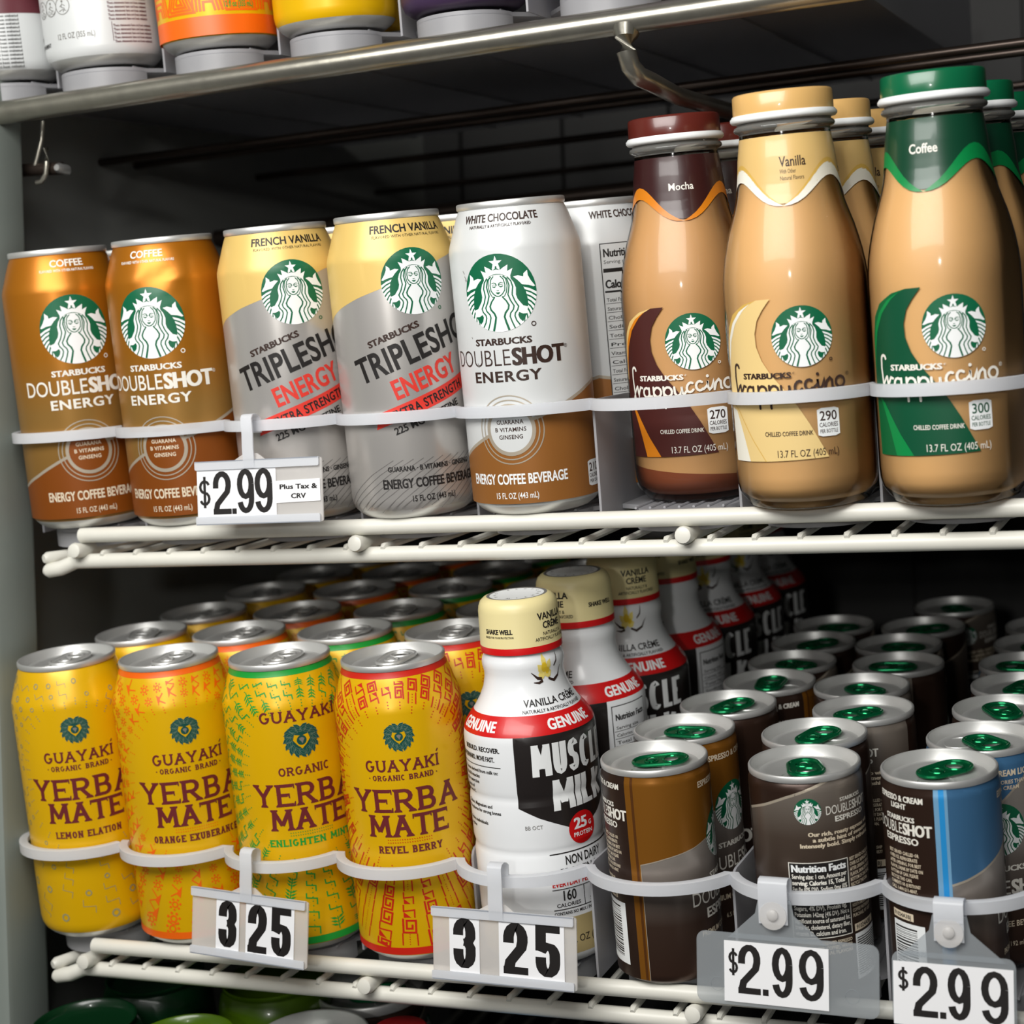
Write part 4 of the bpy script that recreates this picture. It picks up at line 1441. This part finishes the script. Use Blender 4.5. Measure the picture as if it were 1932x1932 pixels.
E1 = [(ec, -.2735, .0754, -.50), (ed, -.2654, .1300, 2.3), (ec, -.2562, .1838, 1.3), (ed, -.2559, .2372, .7), (ed, -.2562, .2950, 2.0), (ed, -.2551, .350, 1.1)]
E2 = [(ed, -.2044, .0705, 2.4), (ed, -.1903, .1220, -1.1), (ed, -.2018, .1750, .4), (ed, -.1921, .2330, -1.8), (ed, -.2018, .2880, .9), (ed, -.1961, .3430, 1.7), (ed, -.1872, .4155, .2)]
E3 = [(eb, -.1226, .0690, -1.72), (eb, -.1190, .1270, 1.2), (eb, -.1171, .1800, .3), (eb, -.1202, .2340, 2.2), (ed, -.1190, .290, 1.0), (ed, -.1190, .345, .1)]
for nm, rows in (('gold can', E1), ('nutrition facts can', E2), ('blue can', E3)):
    for k, (src, x, s, sp) in enumerate(rows):
        col = {ec: 'gold and brown', ed: 'dark brown', eb: 'blue and brown'}[src]
        o = dup(src, f'{col} espresso can, {ORD[k + 1]} from the front in the {nm} lane')
        stand(o, 'low', x, s, sp)

# ------------------------------------------------------------ milky coffee glass bottles
BP = [(30.2, 3.2), (32.4, 7), (33.4, 11), (33.7, 16), (33.7, 98), (33.5, 104), (32.9, 110), (31.9, 116), (30.5, 122), (28.9, 128), (27.2, 133), (25.6, 138), (24.3, 143), (23.4, 148), (22.8, 153), (22.2, 160), (21.3, 166), (20.9, 169), (20.8, 171.2)]
BODY = [(0, 4), (20, 3), (25, .8), (27, 0), (28.6, .8)] + BP
RIM = [(20.8, 171.2), (21.0, 172.2), (22.6, 172.8), (23.2, 173.8), (22.8, 175.0), (21.6, 175.6), (21.4, 178)]


def script_word(a, m, L=6):
    """hand-written word, joined strokes; baseline rises to the end"""
    k = .5
    def put(P, w=1.15):
        Q = []
        for x, y in P:
            u = min(max((x + 9.5) / 9, 0), 1)
            Q.append((x, 53.3 + y + 2.0 * u * u * (3 - 2 * u)))
        a.line(m, L, Q, w)
        for p in (Q[0], Q[-1]):
            a.disc(m, L, p[0], p[1], w / 2, 8)
    # f
    put(arc(-35.8, 13.0, 1.6, 1.8, 10, 180, 6) + [(-37.6, 9), (-37.0, 4), (-36.4, -.5), (-36.9, -1.6), (-37.8, -1.0)], 1.2)
    put([(-37.6, -.2), (-36.0, 2.6), (-34.4, 5.0), (-33.8, 5.2)], 1.0)
    # r
    put([(-33.8, 5.4), (-33.4, 2.5), (-33.0, 0), (-32.6, 2.6), (-31.2, 5.0), (-29.9, 4.6)])
    # a
    put(arc(-27.0, 2.4, 2.0, 2.3, 60, 330, 9))
    put([(-25.2, 4.6), (-25.2, 1.6), (-24.6, .1), (-23.6, .6)])
    # p p
    for x in (-22.4, -16.6):
        put([(x, 4.9), (x + .2, 0), (x + .5, -5.4)])
        put(arc(x + 2.3, 2.5, 2.1, 2.3, 160, -150, 10))
    # u
    put([(-10.9, 4.6), (-10.7, 1.6), (-9.6, .1), (-8.0, .8), (-7.2, 4.4), (-7.0, 1.4), (-6.2, .2)])
    # c c
    put(arc(-2.9, 2.4, 1.8, 2.3, 50, 320, 9))
    put(arc(1.7, 2.4, 1.8, 2.3, 50, 320, 9))
    put([(-6.2, .2), (-5.0, 1.2)])
    # i
    put([(3.4, .6), (5.2, 2.2), (5.6, 4.6), (5.7, 1.4), (6.4, .2), (7.6, 1.2)])
    a.disc(m, L, 5.7, 62.2, .75, 10)
    # n
    put([(7.6, 1.2), (8.6, 4.6), (8.9, 0)])
    put([(8.9, .2), (9.8, 3.4), (11.2, 4.7), (12.2, 3.6), (12.3, .6), (12.8, .1)])
    # o
    put(arc(16.2, 2.5, 2.2, 2.4, 0, 360, 14))
    a.text(m, '®', 19.2, 60.2, 1.7, None, 0, 'l', L=L)


def glass_bottle(key, label, ink, flavour, cal, wave_mats, u0, spn):
    t = thing('coffee_bottle', label, 'bottle', 'milky coffee glass bottles')
    # drink inside
    bm = bmesh.new()
    lathe(bm, [(0, 5), (22, 4.2), (27, 3.4)] + [(max(r - .7, 0), h) for r, h in BP if h > 3.5 and h < 166] + [(0, 165)], 64, 0)
    mats = ['coffee_milk' if key != 'mocha' else 'coffee_milk_dark']
    if key == 'mocha':
        mats.append('choc_sediment')
        bm.faces.ensure_lookup_table()
        bmesh.ops.bisect_plane(bm, geom=bm.verts[:] + bm.edges[:] + bm.faces[:], plane_co=(0, 0, .0150), plane_no=(0.1, 0, 1))
        for f in bm.faces:
            if f.calc_center_median().z + .1 * f.calc_center_median().x < .0150:
                f.material_index = 1
    obj('coffee_drink', bm, mats, t, 60)
    bm = bmesh.new()
    lathe(bm, BODY, 72, 0)
    gl = obj('bottle_glass', bm, 'bottle_glass', t, 60)
    bm = bmesh.new()
    lathe(bm, RIM, 64, 0)
    obj('glass_rim', bm, 'glass_rim', gl, 60)
    # neck sleeve: scalloped lower edge
    a = Art()
    n = 48
    A = 23.5 * PI
    def edge(u):        # measured scallops, period a third of the neck
        p = ((u) / (2 * A / 3.0)) % 1.0
        return 138.0 + 12.5 * (.5 - .5 * math.cos(2 * PI * p)) ** 1.15
    xs = [-A + 2 * A * i / n for i in range(n + 1)]
    a.poly('sleeve_' + key, 1, [(x, edge(x) + 1.0) for x in xs] + [(A, 169.6), (-A, 169.6)])
    for (m_, d0, d1) in wave_mats:
        pts = []
        for x in xs:
            g = (x / (2 * A / 3.0)) % 1.0
            k = math.sin(PI * g) ** .8
            pts.append((x, edge(x), d0 * k, d1 * k))
        a.poly(m_, 2, [(x, e + p) for x, e, p, q in pts] + [(x, e + q) for x, e, p, q in reversed(pts)])
    if key == 'vanilla':
        a.text(ink, 'Vanilla', -1, 155.4, 4.4, 12.4, .012, 'l', L=3)
        a.text(ink, 'With Other', -1, 152.3, 1.9, 7.5, 0, 'l', L=3)
        a.text(ink, 'Natural Flavors', -1, 149.3, 1.9, 11, 0, 'l', L=3)
    elif key == 'mocha':
        a.text('ink_white', 'Mocha', 0, 153.0, 3.4, 13, .015, 'c', L=3)
    else:
        a.text('ink_white', 'Coffee', 0, 154.6, 3.9, 13.2, .02, 'c', L=3)
    bm = bmesh.new()
    mats = []
    a.flush(bm, mats, BP, .0235, spn, off=.15)
    obj('neck_sleeve', bm, mats, t, 60, fix=False)
    # sticker on the belly
    a = Art()
    L1 = 'lab_' + key
    main = [(-13.4, 97.3), (-17.5, 92.5), (-20.6, 88), (-22.3, 82), (-22.0, 76), (-19.5, 69.5), (-15.6, 63.5), (-9.5, 56), (-3.8, 48), (.8, 40), (5, 31.5), (8.6, 24.2), (-20, 23.4), (-43.0, 23.0), (-44.0, 45), (-44.4, 62), (-44, 76), (-41.5, 85), (-36.5, 91), (-28, 95.4), (-20.5, 97.1)]
    a.poly(L1, 1, main)
    a.poly(L1 + '_3', 2, [(-43.9, 76), (-41.5, 85), (-36.5, 91), (-28, 95.4), (-20.5, 97.1), (-27.5, 94.0), (-34.5, 88.6), (-39.6, 81), (-42.2, 72), (-43.6, 62), (-44.4, 62)])
    a.poly(L1 + '_2', 3, [(-43.2, 72), (-41.4, 80.4), (-37.2, 87.0), (-31.2, 92.3), (-24, 95.8), (-28.4, 92.8), (-35, 86.6), (-40, 78.4), (-42.4, 70), (-43.6, 60)])
    st1 = [(-43.0, 23.02), (-43.6, 36), (-44.0, 48), (-39, 46.5), (-36, 40), (-33.4, 33), (-30.5, 23.2)]
    st2 = [(-30.5, 23.2), (-33.4, 33), (-36, 40), (-39, 46.5), (-41.5, 50), (-36.6, 46.5), (-32.2, 40.2), (-27.6, 33), (-24.0, 28), (-21, 23.45)]
    if key == 'vanilla':
        a.poly('lab_vanilla_2', 2, st1)
        a.poly('lab_vanilla', 3, st2)
        a.line('lab_vanilla_3', 4, st2[4:], .4)
    elif key == 'mocha':
        a.poly('lab_mocha', 2, st1)
        a.poly('lab_mocha_2', 3, st2)
    else:
        a.poly('lab_coffee_3', 2, st1)
        a.poly('lab_coffee_2', 3, st2)
    a.siren(0, 79.7, 13.8, 4)
    a.ring(ink, 4, 12.4, 68.4, .45, .8, 12)
    a.text(ink, 'STARBUCKS', -31, 61.4, 2.5, 25, .06, 'l', L=5)
    a.text(ink, '®', -5.4, 62.8, 1.2, None, 0, 'l', L=5)
    script_word(a, ink)
    calbox(a, 9.4, 33.6, 10.2, 13.0, cal, 'PER BOTTLE', 'ink_brown' if key != 'coffee' else 'lab_coffee')
    a.text(ink, 'CHILLED COFFEE DRINK', -9.2, 35.0, 2.0, 22.5, .015, L=5)
    a.text(ink, '13.7 FL OZ (405 mL)', -.9, 25.2, 3.2, 29, 0, L=5)
    bm = bmesh.new()
    mats = []
    a.flush(bm, mats, BP, .0337, u0, off=.16)
    obj('front_label', bm, mats, t, 60, fix=False)
    # cap and its white collar
    bm = bmesh.new()
    lathe(bm, [(21.2, 180), (22.9, 180.1), (23.0, 181), (22.8, 188.4), (22.2, 189.3), (21.2, 189.6), (0, 189.6)], 64, 0)
    cp = obj('bottle_cap', bm, 'cap_' + key, t, 40)
    bm = bmesh.new()
    lathe(bm, [(21.4, 176.6), (23.6, 176.9), (24.4, 177.8), (24.4, 178.9), (23.4, 180.2), (21.4, 180.2)], 64, 0)
    obj('cap_collar', bm, 'pure_white', cp, 50)
    return t


van = glass_bottle('vanilla', 'glass bottle of vanilla coffee drink with a tan cap, front of its lane', 'ink_brown', 'Vanilla', '290', [('lab_vanilla_3', 7.6, 5.2), ('lab_vanilla_2', 5.6, -.2)], 9.2, 3.0)
stand(van, 'mid', -.1929, .0119)
cof = glass_bottle('coffee', 'glass bottle of coffee drink with a green cap, front of its lane', 'ink_white', 'Coffee', '300', [('lab_coffee_2', 6.6, -.2)], 8.3, -2.5)
stand(cof, 'mid', -.1245, .0093)
moc = glass_bottle('mocha', 'glass bottle of mocha coffee drink with a dark brown cap, front of its lane', 'ink_white', 'Mocha', '270', [('lab_mocha_2', 5.4, -.2)], 10.8, 8.0)
stand(moc, 'mid', -.2595, .0583)
for src, X, s, w, n in ((van, -.1929, .0119, 'tan-capped', 3), (cof, -.1245, .0093, 'green-capped', 3), (moc, -.2595, .0583, 'brown-capped', 3)):
    for k in range(n):
        o = dup(src, f'{w} coffee bottle in shade, {ORD[k + 1]} from the front of its lane')
        stand(o, 'mid', X + .0036 * (k + 1), s + .0690 * (k + 1), .15 * (k - 1))

# ------------------------------------------------------------ drinks on the top shelf
def top_can(name, label, base, decor, X, u0, foot='aluminium'):
    a = Art()
    decor(a)
    c = make_can(name, label, 'drink can', 'drinks on the top shelf', 122, a, base, u0=u0, foot=foot)
    stand(c, 'top', X, .0240)
    return c


def dec_white(a):
    a.text('ink_grey', '12 FL OZ (355 mL)', -6, 15.2, 3.0, 24, .01)
    a.text('ink_black', 'ENERGY SUPPLEMENT', -38, 12.5, 2.0, 26, .03)
    a.text('ink_black', 'DIETARY', -42, 17.0, 2.0, 10, .03)
    for k in range(3):
        x = -30 + k * 9.2
        a.ring('ink_grey', 3, x, 33, 4.4, 4.8, 24)
        a.disc('ink_grey', 3, x, 35.4, .7, 8)
        a.line('ink_grey', 3, [(x, 34.4), (x - .8, 32.4), (x + 1.4, 31.4), (x + .2, 29.6)], .35)
        a.line('ink_grey', 3, [(x - 1.8, 32.6), (x, 33.8), (x + 1.8, 32.8)], .35)
        if k < 2:
            a.ring('ink_grey', 3, x - 1.5, 30.4, .9, 1.15, 12)
            a.ring('ink_grey', 3, x + 1.7, 30.4, .9, 1.15, 12)
        else:
            a.line('ink_grey', 3, [(x - 2.4, 30.2), (x, 31), (x + 2.4, 30.2)], .35)
    a.rect('maroon_print', 3, 15.2, 11.6, 15.5, 22)
    for k in range(14):
        a.text('maroon_print', 'These statements have not been evaluated', 14 + (2.0 if k > 8 else 0), 40 - k * 2.15 - (1.4 if k > 8 else 0), 1.3, 24, .03, 'l')


def dec_maroon(a):
    a.rect('maroon_print', 1, -104, 36, 104, 110)
    for k in range(14):
        a.text('ink_black', 'These statements have not been evaluated', 4, 34 - k * 2.15, 1.3, 34, .03, 'l')
    for k in range(4):
        a.ring('ink_cream', 3, -20 + k * 9, 44, 4.2, 4.6, 20)


def dec_orange(a):
    a.rect('yerba_orange', 1, -104, 5.5, 104, 15.6)
    R = random.Random(2)
    for k in range(12):
        x = -99 + k * 17.5
        for j in range(4):
            if k % 2:       # nested triangles
                q = 1 - j * .26
                if q > .2:
                    a.line('yerba_orange', 2, [(x - 9 * q, 18 + j * 1.6), (x, 18 + 24 * q + j * 1.6), (x + 9 * q, 18 + j * 1.6), (x - 9 * q, 18 + j * 1.6)], 1.35)
            else:           # nested corners
                q = 1 - j * .22
                a.line('yerba_orange', 2, [(x - 9 * q, 18), (x - 9 * q, 18 + 14 * q), (x + 6 * q, 18 + 14 * q), (x + 9 * q, 18)], 1.35)
                a.line('yerba_red', 2, [(x - 9, 36 + j * 3.4), (x + 8, 36 + j * 3.4)], 1.2)
    a.text('yerba_green', '12 fl oz (355 mL)', 22, 19.5, 3.0, 17, .02, L=4)


def dec_yellow(a):
    for k in range(10):
        x = -95 + k * 20
        a.line('pure_white', 2, [(x, 26), (x + 6, 34), (x + 15, 37)], .8)
        a.line('pure_white', 2, [(x, 22), (x + 8, 31), (x + 17, 33)], .8)
        a.disc('yerba_red', 2, x + 4, 22, 1.0, 8)
        a.disc('yerba_red', 2, x - 2, 20, .8, 8)
    for k in range(5):
        a.disc('yerba_orange', 2, -30 + k * 12, 48, 5, 12)
    a.text('yerba_green', 'GLUTEN FREE', 46, 21, 3, 22, .03, L=4)


top_can('soda_can', 'maroon and white can cut off at the corner of the top shelf', 'can_white', dec_maroon, -.6640, -6)
top_can('soda_can', 'white can with three round outlined icons on the top shelf', 'can_white', dec_white, -.5940, 10)
top_can('soda_can', 'orange and yellow can with triangle pattern on the top shelf', 'yerba_yellow', dec_orange, -.5177, 8)
yc = top_can('soda_can', 'bright yellow can with white swirls on the top shelf', 'yerba_yellow', dec_yellow, -.4448, 4)
o = dup(yc, 'yellow can half seen behind the bright yellow can on the top shelf')
stand(o, 'top', -.4420, .0905, .5)
for X, lab, m, l in ((-.3690, 'dark purple drink bottle seen only by its foot on the top shelf', 'purple_print', 10), (-.2890, 'lilac drink bottle seen only by its foot on the top shelf', 'purple_plastic', 12), (-.2130, 'pale lilac bottle behind the bent rod on the top shelf', 'purple_plastic', 12)):
    t = thing('juice_bottle', lab, 'bottle', 'drinks on the top shelf')
    bm = bmesh.new()
    lathe(bm, [(0, 3), (20, 2), (25, 0), (28, .6), (31.5, 3), (33, 7), (33.2, 12), (33.2, 95), (31, 108), (24, 124), (16, 138), (15, 150)], 56, 0)
    obj('bottle_body', bm, m, t, 60)
    bm = bmesh.new()
    lathe(bm, [(15, 148), (17.5, 148.2), (17.5, 163), (16.5, 165), (0, 165)], 48, 0)
    obj('bottle_cap', bm, 'pure_white', t)
    stand(t, 'top', X, .0240)

# ------------------------------------------------------------ drinks on the shelf below, in the dark
t = thing('wire_shelf', 'shadowed white wire shelf at the bottom under the green bottles', 'shelf')
bm = bmesh.new()
tube(bm, [(-.63, 0, -.475), (.09, 0, -.475)], .0042, 16)
obj('front_bar', bm, 'rail_white', t)
bm = bmesh.new()
for k in range(32):
    tube(bm, [(-.63 + k * .022, 0, -.481), (-.63 + k * .022, .55, -.481 + .55 * .1236)], .0019, 6)
obj('wire_deck', bm, 'rail_white', t)


def soda(label, m, cap, X, s, H, r=.033):
    t = thing('soda_bottle', label, 'bottle', 'drinks in the dark at the bottom')
    k = H / 200
    bm = bmesh.new()
    lathe(bm, [(0, 3), (22, 2), (28, 0), (32, 5), (33, 12), (33, 110 * k), (31, 130 * k), (24, 155 * k), (16, 175 * k), (13, 184 * k), (13, 190 * k)], 48, 0)
    obj('bottle_body', bm, m, t, 60)
    bm = bmesh.new()
    lathe(bm, [(13, 186 * k), (15, 186.5 * k), (15, 199 * k), (14, 200 * k), (0, 200 * k)], 32, 0)
    obj('bottle_cap', bm, cap, t)
    stand(t, 'floor', X, s)
    return t


def canister(label, m, rim, X, s, H):
    t = thing('juice_can', label, 'drink can', 'drinks in the dark at the bottom')
    bm = bmesh.new()
    lathe(bm, [(0, 2), (28, 0), (32, 4), (33, 10), (33, H - 14), (31, H - 7), (28, H - 3)], 48, 0)
    obj('can_body', bm, m, t, 60)
    bm = bmesh.new()
    lathe(bm, [(28, H - 3.4), (29.4, H - 2), (29.4, H - .4), (28.6, H), (27.6, H - .6), (26.6, H - 4.5), (24.5, H - 5), (0, H - 4.6)], 48, 0)
    obj('can_lid', bm, rim, t, 50)
    stand(t, 'floor', X, s)
    return t


canister('dark green can at the bottom nearest the grey post', 'soda_green', 'soda_green', -.612, .03, 196)
canister('dark green can behind the first green one at the bottom', 'soda_green', 'soda_green', -.612, .10, 196)
canister('lime green can at the bottom under the first price tag on the lower shelf', 'soda_lime', 'soda_lime', -.548, .03, 192)
canister('lime green can in the row behind at the bottom', 'soda_lime', 'soda_lime', -.530, .10, 200)
soda('red bottle at the bottom under the red-patterned can', 'soda_red', 'soda_red', -.418, .04, 205)
soda('blue bottle at the bottom under the protein shake', 'soda_blue', 'soda_blue', -.350, .04, 205)
for X, s, lab in ((-.478, .03, 'grey can lid in the dark at the bottom between green and red bottles'), (-.478, .10, 'grey can lid in the dark at the bottom behind the first grey lid'), (-.285, .05, 'dark can at the bottom under the gold espresso can'), (-.215, .05, 'dark can at the bottom under the nutrition facts can')):
    o = dup(ed, lab, 'drinks in the dark at the bottom')
    stand(o, 'floor', X, s + .02, 1.5)
    o.matrix_basis = o.matrix_basis @ Matrix.Diagonal((1.22, 1.22, 1.76, 1))

# ------------------------------------------------------------ price tags
def tagm(x, z, y, rot):
    """plane facing the aisle; local x along, local y up, origin at upper corner"""
    return Matrix.Translation((x, y, z)) @ Matrix.Rotation(math.radians(rot), 4, 'Y') @ Matrix.Rotation(PI / 2, 4, 'X')


def rrect(x0, y0, x1, y1, r, n=4):
    P = []
    for cx, cy, a in ((x1 - r, y1 - r, 0), (x0 + r, y1 - r, 90), (x0 + r, y0 + r, 180), (x1 - r, y0 + r, 270)):
        P += [(cx + r * math.cos(math.radians(a + 90 * k / n)), cy + r * math.sin(math.radians(a + 90 * k / n))) for k in range(n + 1)]
    return P


def strap(T, x, w, y_plate, y_top, back, name, parent, m):
    """clip that runs up from the plate and folds back over the hoop"""
    bm = bmesh.new()
    prof = [(y_plate - .004, .0012), (y_plate + .006, .0022), (y_top - .010, .0022), (y_top - .002, .0030), (y_top, .0018), (y_top + .0006, -.0010), (y_top, -back * .6), (y_top - .0015, -back), (y_top - .009, -back - .0006)]
    rows = []
    for y, z in prof:
        rows.append([bm.verts.new(T @ Vector((x + dx, y, z + dz))) for dx, dz in ((-w / 2, 0), (w / 2, 0), (w / 2, .0009), (-w / 2, .0009))])
    for a, b in zip(rows, rows[1:]):
        for k in range(4):
            bm.faces.new([a[k], a[(k + 1) % 4], b[(k + 1) % 4], b[k]])
    bm.faces.new(rows[0])
    bm.faces.new(list(reversed(rows[-1])))
    return obj(name, bm, m, parent, 60)


def price_tag(label, x, z, rot, W, H, cx, ctop, clipw, style, cards, digits, txt=None, y=-.0275):
    T = tagm(x, z, y, rot)
    t = thing('price_tag', label, 'price tag', 'price tags')
    bm = bmesh.new()
    if style == 'rail':
        slab(bm, rrect(0, -H, W, 0, .0012), -.0006, .0004, T)
        slab(bm, [(cx - .014, -.002), (cx + .012, -.002), (cx + .004, ctop - .020), (cx - .004, ctop - .020)], -.0004, .0004, T)
        m = 'tag_frost'
    else:
        slab(bm, rrect(0, -H, W, 0, .004), -.0005, .0005, T)
        slab(bm, [(cx - .022, -.0022), (cx + .024, -.0022), (cx + .009, .010), (cx + .0075, .017), (cx - .0075, .017), (cx - .009, .010)], -.0004, .0004, T)
        for hx, hy in ((.010, -.024), (W - .012, -.024)):
            ring = [T @ Vector((hx + .0032 * math.cos(a), hy + .0032 * math.sin(a), .0006)) for a in [2 * PI * k / 16 for k in range(17)]]
            tube(bm, ring, .0001, 4, cap=False)
        m = 'tag_clear'
    pl = obj('tag_holder', bm, m, t, 30)
    if style == 'rail':
        for y0, y1 in ((-.0042, .0004), (-H - .0002, -H + .0042)):
            bm = bmesh.new()
            slab(bm, rrect(-.0002, y0, W - .001, y1, .0008, 2), .0012, .0020, T)
            slab(bm, rrect(-.0002, y1 - .0006 if y0 > -.01 else y0, W - .001, y1 if y0 > -.01 else y0 + .0006, .0002, 1), .0002, .0020, T)
            obj('tag_lip', bm, 'hoop_plastic', pl, 30)
        strap(T, cx, clipw, 0, ctop, .006, 'hook_clip', t, 'hoop_plastic')
    else:
        strap(T, cx, clipw, .010, ctop, .006, 'hook_clip', t, 'hoop_plastic')
        bm = bmesh.new()
        tube(bm, [T @ Vector((cx, .0105, .001)), T @ Vector((cx, .0105, .0042)), T @ Vector((cx, .0105, .0050))], 0, 16, rs=[.0026, .0026, .0016])
        slab(bm, arc(cx, .0100, .0064, .0064, 0, 360, 24)[:-1], .0024, .0032, T)
        obj('snap_rivet', bm, 'tag_frost', t, 40)
    # cards with printed figures
    for (x0, y0, x1, y1, sk), D in zip(cards, digits):
        bm = bmesh.new()
        slab(bm, [(x0, y0 + sk * x0), (x1, y0 + sk * x1), (x1, y1 + sk * x1), (x0, y1 + sk * x0)], .0006, .0009, T)
        mats = ['card_white']
        a = Art()
        for d in D:
            if d[0] == 't':
                a.text('ink_black', d[1], d[2], d[3], d[4], d[5], .035)
            elif d[0] == 'd':
                a.rect('ink_black', 0, d[2] - 1.35, d[3], d[2] + 1.35, d[3] + 2.9)
            else:
                _, s_, px, py, ph, pw, tv, th = d
                a.caps('ink_black', s_, px, py, ph, pw, tv, th, .1, L=0)
        a.flush(bm, mats, flat=T @ Matrix.Translation((0, 0, .00092)))
        obj('price_card', bm, mats, t, 30, fix=False)
    return t


price_tag('$2.99 Plus Tax & CRV tag hanging below the bronze and silver cans', -.5091, .0364, 0.0, .0748, .0327, .033, .0235, .0065, 'rail',
          [(.0005, -.0300, .0480, -.0035, 0.0), (.0480, -.0236, .0738, -.0122, .02)],
          [[('c', '$', 5.0, -24.0, 16.5, 7.6, 1.6, 1.4), ('c', '2', 15.6, -27.5, 22.5, 11.0, 3.3, 2.9), ('d', '.', 22.8, -27.5), ('c', '9', 29.8, -27.3, 23, 10.2, 3.2, 2.7), ('c', '9', 40.6, -27.3, 23, 10.6, 3.2, 2.7)],
           [('t', 'Plus Tax &', 61.0, -15.6, 2.4, 22), ('t', 'CRV', 61.0, -20.4, 2.4, 8.6)]])
price_tag('325 tag hanging under the orange and green patterned yellow cans', -.5195, -.1866, 3.6, .0694, .0345, .0335, .0235, .0070, 'rail',
          [(.0150, -.0330, .0290, -.0020, 0.0), (.0330, -.0330, .0475, -.0020, 0.0), (.0475, -.0330, .0618, -.0020, 0)],
          [[('c', '3', 22.0, -29.2, 24.4, 11.0, 5.0, 3.5)], [('c', '2', 40.0, -29.8, 25.0, 11.4, 5.0, 3.6)], [('c', '5', 54.2, -29.8, 25.0, 11.6, 5.0, 3.6)]])
price_tag('325 tag with wide gap hanging under the white protein shake bottle', -.3797, -.1888, .9, .0761, .0352, .0350, .0235, .0075, 'rail',
          [(.0092, -.0330, .0254, -.0020, 0.0), (.0358, -.0330, .0530, -.0020, 0.0), (.0530, -.0330, .0700, -.0020, 0)],
          [[('c', '3', 17.3, -29.0, 24.6, 12.0, 5.4, 3.5)], [('c', '2', 44.6, -29.6, 25.0, 13.0, 5.6, 3.6)], [('c', '5', 61.4, -29.6, 25.0, 12.8, 5.5, 3.6)]])
price_tag('clear $2.99 tag hanging under the nutrition facts espresso can', -.2437, -.1917, 1.2, .0846, .0332, .0370, .0265, .0135, 'clear',
          [(.0133, -.0315, .0346, -.0035, 0), (.0346, -.0315, .0465, -.0035, 0), (.0465, -.0315, .0620, -.0035, 0)],
          [[('c', '$', 17.6, -19.4, 12.5, 5.0, 1.2, 1.1), ('c', '2', 25.2, -27.4, 22.8, 10.6, 3.3, 2.9), ('d', '.', 32.8, -27.4)],
           [('c', '9', 40.6, -27.6, 23.0, 9.6, 3.2, 2.7)], [('c', '9', 54.0, -27.8, 23.4, 11.4, 3.2, 2.7)]])
price_tag('clear $2.99 tag hanging under the blue espresso can', -.1535, -.1949, .8, .0535, .0332, .0255, .0245, .0130, 'clear',
          [(.0006, -.0325, .0340, -.0045, 0), (.0340, -.0325, .0525, -.0045, 0)],
          [[('c', '$', 5.0, -17.6, 10.6, 5.0, 1.2, 1.1), ('c', '2', 14.6, -28.4, 22.4, 10.8, 3.3, 2.9), ('d', '.', 22.2, -28.4), ('c', '9', 29.2, -28.4, 23.0, 9.8, 3.2, 2.7)], [('c', '9', 44.4, -28.8, 23.2, 11.6, 3.2, 2.7)]])

bpy.data.objects.remove(_fo)
bpy.data.curves.remove(_fc)
